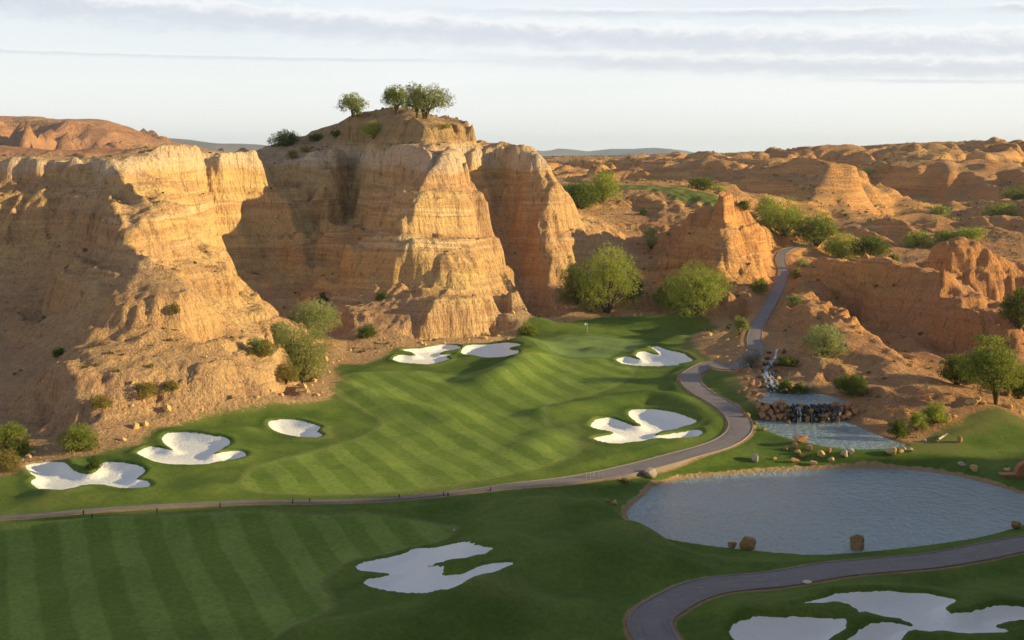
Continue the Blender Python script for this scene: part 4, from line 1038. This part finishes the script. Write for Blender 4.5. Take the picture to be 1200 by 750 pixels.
# ------------------------------------------------------------------ plants
def leaf_mat(name, c1, c2, c3):
    a = NT(name); t_ = a.attr('tint')
    c = a.ramp(t_, [(0, c1), (.5, c2), (1, c3)])
    d = a.n('ShaderNodeBsdfDiffuse', {0: c, 1: .9}).outputs[0]; tr = a.n('ShaderNodeBsdfTranslucent', {0: a.mix(.5, c, (.30, .34, .05))}).outputs[0]
    m = a.n('ShaderNodeMixShader', {0: .48}); a.put(m.inputs[1], d); a.put(m.inputs[2], tr)
    return a.done(m.outputs[0])
LM = dict(bright=leaf_mat('leaf_bright', (0.240, 0.294, 0.048), (0.402, 0.444, 0.090), (0.576, 0.588, 0.168)), olive=leaf_mat('leaf_olive', (.20, .235, .08), (.33, .355, .135), (.48, .47, .20)),
          dark=leaf_mat('leaf_dark', (0.042, 0.078, 0.023), (0.078, 0.125, 0.034), (0.142, 0.191, 0.049)), pale=leaf_mat('leaf_pale', (.26, .31, .14), (.40, .43, .20), (.54, .53, .28)),
          dry=leaf_mat('leaf_dry', (0.198, 0.156, 0.056), (0.340, 0.269, 0.092), (0.454, 0.354, 0.127)), grey=leaf_mat('leaf_grey', (0.184, 0.170, 0.170), (0.283, 0.254, 0.254), (0.383, 0.340, 0.312)), mid=leaf_mat('leaf_mid', (0.132, 0.180, 0.036), (0.240, 0.282, 0.066), (0.384, 0.408, 0.108)))
BARK = NT('bark'); _p = BARK.n('ShaderNodeTexCoord').outputs['Object']
BARK = BARK.done(BARK.bsdf(BARK.mix(BARK.noise(BARK.vmul(_p, (4, 4, 1)), 2, 4), (.06, .045, .03), (.14, .11, .075)), .95))

def tubes(chains, sides=6):
    V, Q = [], []
    for pts_, rads in chains:
        pts_ = np.array(pts_); m = len(pts_); t = np.gradient(pts_, axis=0); t /= np.linalg.norm(t, axis=1)[:, None] + 1e-9
        a = np.cross(t, (.31, .87, .38)); a /= np.linalg.norm(a, axis=1)[:, None] + 1e-9; b = np.cross(t, a)
        th = np.arange(sides) * 2 * np.pi / sides
        ring = pts_[:, None] + np.array(rads)[:, None, None] * (a[:, None] * np.cos(th)[None, :, None] + b[:, None] * np.sin(th)[None, :, None])
        base_ = sum(len(v) for v in V); V.append(ring.reshape(-1, 3))
        for i in range(m - 1):
            for k in range(sides):
                k2 = (k + 1) % sides; Q.append((base_ + i * sides + k, base_ + i * sides + k2, base_ + (i + 1) * sides + k2, base_ + (i + 1) * sides + k))
    return np.concatenate(V), np.array(Q)

def leaves(cen, nrm, size, r, tint, droop=.25):
    """small leaf sprays: elongated faces, one per centre"""
    n_ = len(cen)
    d = nrm + r.normal(0, .75, (n_, 3)); d[:, 2] -= droop; d /= np.linalg.norm(d, axis=1)[:, None] + 1e-9
    s = np.cross(d, r.normal(0, 1, (n_, 3))); s /= np.linalg.norm(s, axis=1)[:, None] + 1e-9
    L = np.reshape(size, (-1, 1)) * r.uniform(.6, 1.4, n_)[:, None]; W_ = L * r.uniform(.32, .6, n_)[:, None]
    q = np.stack([cen - d * L * .5, cen + s * W_ * .5, cen + d * L * .5, cen - s * W_ * .5], 1)
    return q.reshape(-1, 3), np.arange(n_ * 4).reshape(n_, 4), np.repeat(tint, 4)

_pc = [0]
def plant(px, py, wpx, hpx, kind, mat, label, group=None, Y=None, name=None, cat=None, stems=3, open_=.0, lean=0, dens=1.0, bare=.08):
    """kind: tree (trunk shows), bush (foliage to the ground)"""
    _pc[0] += 1; r = np.random.default_rng(500 + _pc[0])
    if Y is None: x, y, g = world_hit(px, py)
    else: x = float(P(px, py, Y)[0]); y = float(Y); g = float(ground(x, y))
    d = math.sqrt(x * x + y * y + (H0 - g) ** 2); k = d / FOC
    w_, h_ = wpx * k, hpx * k
    root = empty(name or ('desert_tree' if kind == 'tree' else 'desert_shrub'), (x, y, g - .05), label, cat or ('tree' if kind == 'tree' else 'shrub'), group)
    bot = h_ * (bare if kind == 'tree' else .0)
    # foliage masses on the ends of the limbs
    nl = max(6, int(12 + wpx * .22)) if kind == 'tree' else max(5, int(8 + wpx * .16))
    lob = []
    for i in range(nl):
        a = i * 2.4 + r.uniform(-.5, .5); q = math.sqrt((i + .5) / nl)
        rad = w_ * .5 * q * .74
        ztop = bot + (h_ - bot) * (1 - .62 * q ** 2.2)
        zz = bot + (ztop - bot) * (r.uniform(.12, .85) if i % 2 else r.uniform(.55, .86))
        s_ = w_ * r.uniform(.17, .27) * (1.15 - .35 * q)
        lob.append((math.cos(a) * rad + lean * w_ * (zz / h_), math.sin(a) * rad * .95, max(min(zz, h_ - s_ * .72), s_ * .5), s_, min(s_ * r.uniform(.65, .9), h_ * .42)))
    # limbs
    ch = []; hub = [(r.uniform(-.05, .05) * w_, r.uniform(-.05, .05) * w_, h_ * (.10 if kind == 'tree' else .02)) for _ in range(stems)]
    tr = max(.04, .010 * h_ + .008 * w_)
    for i, l in enumerate(lob):
        h0 = hub[i % stems]; ke = 1.12 if i % 4 == 1 else .85
        e = np.array([l[0] * ke, l[1] * ke, l[2] + (l[4] * .8 if i % 4 == 1 else -l[4] * .1)]); b = np.array([h0[0], h0[1], -.3])
        m1 = np.array([h0[0] + (e[0]) * .22, h0[1] + e[1] * .22, bot * .8 + h_ * .05]); m2 = m1 * .45 + e * .55 + np.array([0, 0, -.03 * h_]) + r.normal(0, .025, 3) * w_
        c = smooth_open([b, m1, m2, e], 4); ch.append((c, np.linspace(tr * r.uniform(.8, 1.15), tr * .22, len(c))))
    V, Q = tubes(ch); tk = raw_mesh('trunk' if kind == 'tree' else 'stems', V, Q, BARK); tk.parent = root
    # leaves in sprays, denser to the outside of each mass, gaps between
    lf = min(.55, max(.14, 1.55 * k)); N = int(min(30000, wpx * hpx * 6.5 * dens * (1 - open_) * (1 if kind == 'tree' else 1.15) + 120))
    vol = np.array([l[3] ** 2 * l[4] ** .5 for l in lob]); pick = r.choice(nl, N // 5 + 1, p=vol / vol.sum())
    u = r.normal(0, 1, (len(pick), 3)); u /= np.linalg.norm(u, axis=1)[:, None]; rad = r.uniform(.3, 1.3, len(pick)) ** .6
    la = np.array(lob)[pick]
    sc = np.stack([la[:, 3], la[:, 3], la[:, 4]], 1)
    cen = la[:, :3] + u * sc * rad[:, None]
    cen += .18 * sc * np.stack([perlin(cen[:, 0] * 1.1 + 9, cen[:, 2] * 1.1), perlin(cen[:, 1] * 1.1, cen[:, 0] * 1.1), perlin(cen[:, 2] * 1.1, cen[:, 1] * 1.1 + 5)], 1)
    gap = perlin(cen[:, 0] / (w_ * .11) + _pc[0], cen[:, 2] / (h_ * .13)) + perlin(cen[:, 1] / (w_ * .12), cen[:, 2] / (h_ * .15) + 7)
    cen, u, pk = cen[gap > -.5 + open_], u[gap > -.5 + open_], pick[gap > -.5 + open_]
    lt = r.uniform(.2, .8, nl)
    c5 = np.repeat(cen, 5, 0) + r.normal(0, lf * .55, (len(cen) * 5, 3)); u5 = np.repeat(u, 5, 0)
    c5[:, 2] = np.maximum(c5[:, 2], .03)
    tint = np.clip(np.repeat(lt[pk], 5) + r.normal(0, .2, len(c5)), 0, 1)
    v, f, tt = leaves(c5, u5, lf, r, tint)
    cr = raw_mesh('crown' if kind == 'tree' else 'foliage', v, f, LM[mat], {'tint': tt}); cr.data.polygons.foreach_set('use_smooth', [False] * len(f)); cr.parent = root
    return root
T, S = 'tree', 'bush'
SUM = 'trees on the bluff summit'
for a, kw in [
 ((414, 137, 34, 25, T, 'olive', 'small round tree standing apart at the left of the bluff summit'), dict(bare=.28, group=SUM, stems=2)),
 ((464, 134, 34, 34, T, 'mid', 'dark slim tree at the left end of the summit cluster'), dict(bare=.28, group=SUM, stems=1)),
 ((489, 138, 32, 42, T, 'olive', 'tallest tree in the middle of the summit cluster'), dict(bare=.28, group=SUM, stems=1, open_=.15)),
 ((497, 139, 52, 36, T, 'olive', 'wide feathery tree leaning right at the end of the summit cluster'), dict(bare=.28, group=SUM, stems=2, lean=.3, open_=.2)),
 ((419, 137, 10, 10, S, 'mid', 'little green bush at the foot of the lone summit tree'), {}),
 ((438, 161, 30, 20, S, 'bright', 'round green bush on the shaded slope below the summit'), {}),
 ((333, 171, 36, 18, S, 'dark', 'dark bush on the skyline left of the summit'), {}),
 ((343, 186, 12, 13, S, 'dry', 'small yellow bush at the cliff rim left of the summit'), {}),
 ((395, 160, 16, 7, S, 'dark', 'low dark scrub on the shaded summit slope'), {}),
 ((370, 165, 18, 8, S, 'dark', 'low dark scrub on the skyline slope below the summit trees'), {}),
 ((357, 178, 14, 7, S, 'dry', 'low yellowish scrub along the pale rim left of the summit'), {}),
 ((520, 150, 20, 5, S, 'dry', 'low straw-coloured scrub on the sunny side of the summit'), {}),
 ((368, 396, 70, 46, S, 'pale', 'round pale green bush at the mouth of the gully between the bluffs'), {}),
 ((330, 405, 34, 24, S, 'pale', 'pale shrub behind the large olive tree on the left bluff flank'), {}),
 ((352, 447, 80, 64, T, 'olive', 'large olive tree at the tip of the left bluff'), dict(stems=4)),
 ((310, 418, 30, 22, S, 'dry', 'golden shrub on the sunny flank beside the olive tree'), {}),
 ((335, 447, 34, 26, S, 'dry', 'yellow shrub under the left side of the olive tree'), {}),
 ((710, 366, 84, 78, T, 'bright', 'tall bright green tree behind the green'), dict(stems=4)),
 ((675, 356, 42, 50, T, 'mid', 'darker tree pressed against the left of the tall bright one'), dict(stems=3)),
 ((740, 352, 30, 34, T, 'dark', 'shaded dark tree behind the right of the tall bright one'), dict(stems=2)),
 ((812, 367, 80, 62, T, 'bright', 'wide bright tree behind the green, right of the tall one'), dict(stems=2, lean=.08, open_=.1)),
 ((786, 362, 46, 40, S, 'mid', 'green bush at the left foot of the wide bright tree'), {}),
 ((708, 236, 44, 38, T, 'bright', 'bright tree on the upper grass bench'), dict(stems=2)),
 ((680, 244, 52, 34, S, 'dark', 'dark bush below the upper grass bench'), {}),
 ((763, 291, 26, 28, S, 'olive', 'thin shrub alone in the shaded valley slope'), dict(open_=.35)),
 ((754, 252, 10, 9, S, 'dark', 'small dark bush on the valley slope below the bench'), {}),
 ((822, 231, 32, 15, S, 'dark', 'dark low bush at the right end of the upper bench'), dict(Y=425)),
 ((840, 226, 22, 13, S, 'bright', 'bright small bush behind the right end of the bench'), dict(Y=445)),
 ((872, 246, 14, 12, S, 'dark', 'dark bush on the back of the pointed knob'), {}),
 ((867, 392, 22, 22, S, 'olive', 'rounded olive bush where the path starts to climb'), {}),
 ((889, 343, 26, 16, S, 'mid', 'low green bush on the slope left of the climbing path'), {}),
 ((931, 358, 18, 13, S, 'olive', 'olive bush right of the climbing path'), {}),
 ((932, 326, 14, 13, S, 'dry', 'yellow bush high beside the climbing path'), {}),
 ((940, 312, 14, 9, S, 'pale', 'pale scrub at the top bend of the path'), {}),
 ((967, 417, 46, 42, S, 'pale', 'feathery pale green bush on the hill above the ponds'), dict(open_=.1)),
 ((996, 463, 40, 27, S, 'dark', 'round dark green bush over the upper pool'), {}),
 ((1052, 513, 24, 22, S, 'dark', 'dark bush at the right end of the pond, left of three'), {}),
 ((1074, 504, 24, 20, S, 'bright', 'bright little bush in the middle of the three by the pond'), {}),
 ((1095, 496, 30, 26, S, 'bright', 'taller bright bush at the right of the three by the pond'), {}),
 ((1165, 474, 72, 68, T, 'mid', 'round-headed tree with a bare stem at the right of the ponds'), dict(stems=1, lean=-.12, bare=.3)),
 ((1121, 456, 40, 38, S, 'dark', 'dark bush behind the left of the round-headed tree'), dict(Y=182)),
 ((1194, 462, 34, 44, S, 'dark', 'dark bush at the frame edge right of the round-headed tree'), dict(Y=180)),
 ((1193, 386, 40, 48, T, 'dark', 'dark tree at the right edge below the golden block'), dict(stems=3)),
 ((1160, 402, 40, 8, S, 'bright', 'strip of green scrub at the foot of the golden block'), {}),
 ((918, 278, 58, 42, T, 'bright', 'broad bright tree leading the row beyond the path'), dict(Y=384, group='trees beyond the climbing path')),
 ((898, 266, 30, 28, T, 'bright', 'smaller bright tree at the left end of the row beyond the path'), dict(Y=395, group='trees beyond the climbing path')),
 ((955, 292, 56, 40, T, 'mid', 'bushy tree in the middle of the row beyond the path'), dict(Y=380, group='trees beyond the climbing path')),
 ((985, 300, 44, 30, T, 'bright', 'lower tree right in the row beyond the path'), dict(Y=374, group='trees beyond the climbing path')),
 ((1019, 310, 46, 31, T, 'dark', 'dark green tree ending the row beyond the path'), dict(Y=366, group='trees beyond the climbing path')),
 ((1046, 314, 16, 9, S, 'dark', 'small dark bush right of the row beyond the path'), dict(Y=362)),
 ((12, 533, 44, 42, S, 'mid', 'green bush at the left edge below the shaded slope'), {}),
 ((93, 528, 46, 36, S, 'mid', 'leafy green bush above the lowest left bunker'), {}),
 ((8, 552, 32, 26, S, 'dry', 'yellow shrub at the left edge beside the turf'), {}),
 ((110, 549, 18, 16, S, 'dark', 'dark shrub hanging over the back of the lowest left bunker'), {}),
 ((205, 366, 13, 9, S, 'dry', 'yellow bush above the cliffs of the left bluff nose'), {}),
 ((172, 466, 30, 18, S, 'dry', 'wide dry bush low on the left bluff front'), {}),
 ((200, 458, 18, 13, S, 'dry', 'dry bush right of the wide one on the bluff front'), {}),
 ((118, 478, 26, 16, S, 'dry', 'dry bush on the lower left of the bluff front'), {}),
 ((68, 418, 14, 10, S, 'dark', 'dark bush alone on the shaded bluff side'), {}),
 ((300, 412, 26, 18, S, 'olive', 'olive shrub on the flank above the small oval bunker'), {}),
 ((430, 396, 26, 16, S, 'dark', 'dark shrub at the foot of the central bluff'), {}),
 ((447, 352, 14, 10, S, 'dark', 'small dark bush on the shaded apron of the central bluff'), {}),
 ((378, 355, 14, 12, S, 'dark', 'dark bush in the gully above the round pale bush'), {}),
 ((618, 392, 26, 14, S, 'mid', 'low green scrub right of the bunkers under the central bluff'), {}),
 ((880, 432, 28, 24, S, 'grey', 'bare grey shrub between the path and the cascade'), dict(open_=.25)),
 ((922, 429, 28, 12, S, 'dark', 'dark low shrub along the right side of the cascade top'), {}),
 ((919, 462, 22, 17, S, 'dark', 'dark shrub at the foot of the cascade'), {}),
 ((936, 464, 18, 15, S, 'dark', 'dark shrub at the edge of the upper pool'), {}),
 ((950, 460, 22, 10, S, 'grey', 'grey dry shrub over the far bank of the upper pool'), {}),
 ((1103, 222, 26, 16, S, 'mid', 'green bush among the distant badlands left of the grassy strip'), dict(Y=560)),
 ((1172, 246, 46, 24, S, 'mid', 'broad dark green bush on the distant right slope'), dict(Y=480)),
 ((1190, 222, 34, 17, S, 'dark', 'dark bush at the right edge of the distant slope'), dict(Y=560)),
 ((985, 210, 40, 10, S, 'olive', 'long olive thicket on the distant bench, left half'), dict(Y=660)),
 ((1015, 209, 36, 10, S, 'olive', 'long olive thicket on the distant bench, right half'), dict(Y=660)),
 ((1075, 278, 34, 16, S, 'bright', 'bright bush at the left of the grassy strip on the right'), dict(Y=415)),
 ((1108, 277, 30, 14, S, 'mid', 'green bush in the middle of the grassy strip on the right'), dict(Y=412)),
 ((1136, 278, 36, 15, S, 'bright', 'bushy green clump at the right of the grassy strip'), dict(Y=410)),
 ((1100, 254, 24, 13, S, 'olive', 'olive bush on the ridge above the grassy strip'), dict(Y=462)),
]:
    plant(*a, **kw)
print('plants', round(time.time() - T0, 1))

# scrub and stones nobody could count
def scatter(name, xs, ys, zs, size, mats, n_leaf, label, r):
    n_ = len(xs); cen = np.repeat(np.stack([xs, ys, zs], 1), n_leaf, 0); sz = np.repeat(size, n_leaf)
    u = r.normal(0, 1, (n_ * n_leaf, 3)); u /= np.linalg.norm(u, axis=1)[:, None]; u[:, 2] = np.abs(u[:, 2])
    cen = cen + u * (sz * r.uniform(.3, 1, n_ * n_leaf) ** .6)[:, None] * np.array([.6, .6, .55])
    tint = np.clip(np.repeat(r.uniform(.1, .9, n_), n_leaf) + r.normal(0, .12, n_ * n_leaf), 0, 1)
    v, f, tt = leaves(cen, u, sz * .62, r, tint, 0)
    o = raw_mesh(name, v, f, mats, {'tint': tt}); o.data.polygons.foreach_set('use_smooth', [False] * len(f))
    return tag(o, label, 'scrub', kind='stuff')
FSC = leaf_mat('far_scrub', (.05, .055, .03), (.10, .095, .045), (.17, .15, .07))
SCR = leaf_mat('leaf_scrub', (.07, .075, .035), (.14, .125, .055), (.24, .19, .08))
r = np.random.default_rng(77)
xs = r.uniform(-185, 235, 16000); ys = r.uniform(95, 440, 16000); zs = near.sample(xs, ys)
nzv = near.sample(xs, ys, near.N[..., 2]); gsv = near.sample(xs, ys, near.attr['grass']); wv_ = near.sample(xs, ys, near.attr['wetd']); pv = near.sample(xs, ys, near.attr['pathd'])
cl = perlin(xs / 17, ys / 17)
k = (nzv > .72) & (gsv < -1.0) & (wv_ < -3) & (pv > 3.2) & (cl + .9 * (nzv - .8) > .12) 
xs, ys, zs = xs[k][:3600], ys[k][:3600], zs[k][:3600]
scatter('desert_scrub', xs, ys, zs, r.uniform(.35, 1.0, len(xs)) ** 1.4, SCR, 18, 'sparse dry scrub dotting the near slopes', r)
xs = r.uniform(-120, 900, 50000); ys = r.uniform(440, 1480, 50000); zs = mid.sample(xs, ys); nzv = mid.sample(xs, ys, mid.N[..., 2])
k = (nzv > .78) & (perlin(xs / 60, ys / 60) > -.15) & (np.abs(xs) < ys * .62); xs, ys, zs = xs[k][:15000], ys[k][:15000], zs[k][:15000]
scatter('plateau_scrub', xs, ys, zs, r.uniform(.6, 1.8, len(xs)), FSC, 9, 'dark scrub speckling the distant plateau', r)
# rubble at the feet of the bluffs
xs = r.uniform(-150, 200, 22000); ys = r.uniform(110, 340, 22000); zs = near.sample(xs, ys); gsv = near.sample(xs, ys, near.attr['grass']); pv = near.sample(xs, ys, near.attr['pathd'])
k = (gsv < -.2) & (gsv > -16) & (near.sample(xs, ys, near.attr['wetd']) < -1.2) & (pv > 2.6) & (r.random(22000) < np.exp((gsv + .2) / 6)); xs, ys, zs = xs[k][:2800], ys[k][:2800], zs[k][:2800]
bm = bmesh.new(); bmesh.ops.create_icosphere(bm, subdivisions=1, radius=1); bv = np.array([v.co[:] for v in bm.verts]); bf = np.array([[v.index for v in f.verts] for f in bm.faces]); bm.free()
nn = len(xs); sz = (.10 + .7 * r.random(nn) ** 6)
vv = bv[None] * (1 + r.uniform(-.3, .3, (nn, len(bv), 1))) * sz[:, None, None] * r.uniform(.6, 1.2, (nn, 1, 3)) + np.stack([xs, ys, zs + sz * .15], 1)[:, None]
ffs = bf[None] + (np.arange(nn) * len(bv))[:, None, None]
o = raw_mesh('rubble', vv.reshape(-1, 3), ffs.reshape(-1, 3), RK['gold']); o.data.polygons.foreach_set('use_smooth', [False] * len(o.data.polygons)); tag(o, 'broken stones at the feet of the bluffs', 'rubble', kind='stuff')

# ------------------------------------------------------------------ small things
def plain(name, c, rough=.6, spec=.3):
    a = NT(name); p_ = a.n('ShaderNodeTexCoord').outputs['Object']
    return a.done(a.bsdf(a.mix(a.noise(p_, 8, 3), c, tuple(v * .8 for v in c)), rough, None, spec))
WHITE, BLACK, WOOD, PALEW = plain('white_paint', (.8, .8, .78)), plain('dark_paint', (.03, .03, .03)), plain('bleached_wood', (.55, .48, .40), .9), plain('pale_post', (.62, .58, .48), .8)
def cyl(bm, p0, p1, r0, r1, seg=10):
    p0, p1 = Vector(p0), Vector(p1); d = p1 - p0
    m = Matrix.Translation((p0 + p1) / 2) @ d.to_track_quat('Z', 'Y').to_matrix().to_4x4()
    bmesh.ops.create_cone(bm, cap_ends=True, segments=seg, radius1=r0, radius2=r1, depth=d.length, matrix=m)
def box(bm, c, s, rot=0):
    m = Matrix.Translation(c) @ Matrix.Rotation(rot, 4, 'Z') @ Matrix.Diagonal((*s, 1)); return bmesh.ops.create_cube(bm, size=1, matrix=m)['verts']
x, y, z = world_hit(688, 389.5)
fl = empty('flagstick', (x, y, z), 'white flag on a thin pole standing in the putting green', 'flag')
bm = bmesh.new(); cyl(bm, (0, 0, -.1), (0, 0, 2.25), .035, .03); mesh_obj('pole', bm, WHITE, fl)
bm = bmesh.new(); rows = []
for i in range(9):
    u = i / 8; rows.append([(bm.verts.new((-.03 - u * .62, .10 * math.sin(u * 6) + t_, 2.22 - v * .5 - .10 * u * u))) for t_ in (-.008, .008) for v in (0, .5, 1)])
for a, b in zip(rows, rows[1:]):
    for k in (0, 1): bm.faces.new((a[k], b[k], b[k + 1], a[k + 1])); bm.faces.new((a[k + 3], a[k + 4], b[k + 4], b[k + 3]))
    bm.faces.new((a[0], a[3], b[3], b[0])); bm.faces.new((a[2], b[2], b[5], a[5]))
for q in (rows[0], rows[-1]): bm.faces.new((q[0], q[1], q[2], q[5], q[4], q[3]))
bmesh.ops.recalc_face_normals(bm, faces=bm.faces); mesh_obj('flag_cloth', bm, WHITE, fl, True)
def stake(px, py, h_, mat, label, group, name):
    x, y, z = world_hit(px, py); bm = bmesh.new()
    vs_ = box(bm, (0, 0, h_ / 2 - .1), (.11, .11, h_ + .2)); bmesh.ops.create_cone(bm, cap_ends=False, segments=4, radius1=.078, radius2=.0, depth=.10, matrix=Matrix.Translation((0, 0, h_ + .05)) @ Matrix.Rotation(math.pi / 4, 4, 'Z'))
    o = mesh_obj(name, bm, mat); o.location = (x, y, z); return tag(o, label, 'stake', group)
for px, py in ((98, 603.5), (108, 608), (184, 601), (258, 594.5), (343, 590), (363, 589), (468, 584.5), (520, 581.5), (525, 581.5), (575, 576)):
    stake(px, py, .5, BLACK, 'short dark stake along the lower cart path', 'dark stakes along the lower cart path', 'path_stake')
for px, py in ((687, 561.5), (692, 561.5), (696, 561), (702, 561), (706, 560.5)):
    stake(px, py, .8, PALEW, 'pale stake in the short row beside the path near the lake', 'pale stakes in a row by the path', 'marker_post')
for px, py, lb in ((744, 428, 'rake lying at the left front of the bunker by the green'), (762, 428, 'rake lying in the middle front of the bunker by the green')):
    x, y, z = world_hit(px, py); rk = empty('bunker_rake', (x, y, z + .25), lb, 'rake', 'bunker rakes')
    bm = bmesh.new(); cyl(bm, (0, 0, .02), (.15, -1.2, .55), .03, .025, 8); mesh_obj('handle', bm, BLACK, rk)
    bm = bmesh.new(); box(bm, (0, 0, .06), (.6, .07, .06))
    for i in range(7): cyl(bm, (-.27 + i * .09, 0, .05), (-.27 + i * .09, .02, -.10), .014, .008, 6)
    mesh_obj('head', bm, BLACK, rk)
x, y, z = world_hit(1105, 514)
bm = bmesh.new(); V, Q = tubes([(smooth_open([(-1.0, -.8, .05), (-.3, -.2, .22), (.3, .4, .28), (1.1, 1.3, .35)], 4), np.linspace(.20, .10, 13)), (smooth_open([(.2, .3, .25), (.6, .3, .5), (.9, .25, .62)], 4), np.linspace(.09, .03, 9))], 8)
o = raw_mesh('fallen_log', V, Q, WOOD); o.location = (x, y, z); tag(o, 'bleached fallen log on the olive slope right of the pond', 'log')
# stone wall end at the right side of the lake
WST = NT('wall_stone'); _p = WST.n('ShaderNodeTexCoord').outputs['Object']
bk = WST.n('ShaderNodeTexBrick', {0: WST.n('ShaderNodeCombineXYZ', {0: WST.n('ShaderNodeSeparateXYZ', {0: _p}).outputs[0], 1: WST.n('ShaderNodeSeparateXYZ', {0: _p}).outputs[2], 2: 0.0}).outputs[0], 1: (.34, .14, .075), 2: (.42, .20, .11), 3: (.16, .09, .06)})
bk.inputs['Scale'].default_value = 2.2; bk.inputs['Mortar Size'].default_value = .012
WST = WST.done(WST.bsdf(bk.outputs[0], .9, WST.bump(WST.noise(_p, 6, 4), .5, .05), .1))
x0 = float(P(1174, 568, 143)[0]); zt = float(P(1180, 557.5, 143)[2]); zb = LAKE_Z - .6
wl = empty('stone_wall', (x0, 143, 0), 'red-brown stone wall end at the right side of the lake', 'wall')
bm = bmesh.new(); vs_ = box(bm, (4.2, .5, (zt + zb) / 2), (8.4, 1.0, zt - zb)); bmesh.ops.bevel(bm, geom=bm.edges[:], offset=.05, segments=2, affect='EDGES'); mesh_obj('wall_body', bm, WST, wl)
bm = bmesh.new(); box(bm, (4.2, .5, zt + .09), (8.7, 1.25, .18)); bmesh.ops.bevel(bm, geom=bm.edges[:], offset=.04, segments=2, affect='EDGES'); mesh_obj('coping', bm, RK['red'], wl)
bm = bmesh.new(); n_ = 12; pr = []
for i in range(n_ + 1):
    a = math.pi * .5 * i / n_; pr.append((1.9 + 6.5 * (1 - math.cos(a)) * .35, zt + .18 + 1.9 * math.sin(a)))
pr = pr + [(8.4, zt + 2.08), (8.4, zt + .18)]
fr = [bm.verts.new((a, .05, b)) for a, b in pr]; bk_ = [bm.verts.new((a, .95, b)) for a, b in pr]
bm.faces.new(fr); bm.faces.new(bk_[::-1])
for i in range(len(pr)): j = (i + 1) % len(pr); bm.faces.new((fr[i], bk_[i], bk_[j], fr[j]))
bmesh.ops.recalc_face_normals(bm, faces=bm.faces); mesh_obj('arched_parapet', bm, WST, wl)
x, y, z = world_hit(946, 684)
bm = bmesh.new(); bmesh.ops.create_cone(bm, cap_ends=True, segments=24, radius1=.45, radius2=.42, depth=.06); bmesh.ops.create_cone(bm, cap_ends=True, segments=24, radius1=.30, radius2=.29, depth=.03, matrix=Matrix.Translation((0, 0, .04)))
o = mesh_obj('drain_cover', bm, PALEW); o.location = (x, y, z + .17); tag(o, 'round pale drain cover set in the front cart path', 'drain cover')
# air
HZ = bpy.data.materials.new('haze_air'); HZ.use_nodes = True; t_ = HZ.node_tree; t_.nodes.clear()
ho = t_.nodes.new('ShaderNodeOutputMaterial'); hv = t_.nodes.new('ShaderNodeVolumePrincipled'); hv.inputs['Color'].default_value = (.62, .77, 1, 1); hv.inputs['Density'].default_value = HAZE_D; hv.inputs['Anisotropy'].default_value = .2
t_.links.new(hv.outputs[0], ho.inputs['Volume'])
if HAZE_D > 0:
    bm = bmesh.new(); box(bm, (0, 7600, 150), (36000, 21000, 440)); o = mesh_obj('haze', bm, HZ); tag(o, 'thin pale desert haze', 'haze', kind='stuff')
print('all', round(time.time() - T0, 1), 'objects', len(bpy.data.objects))
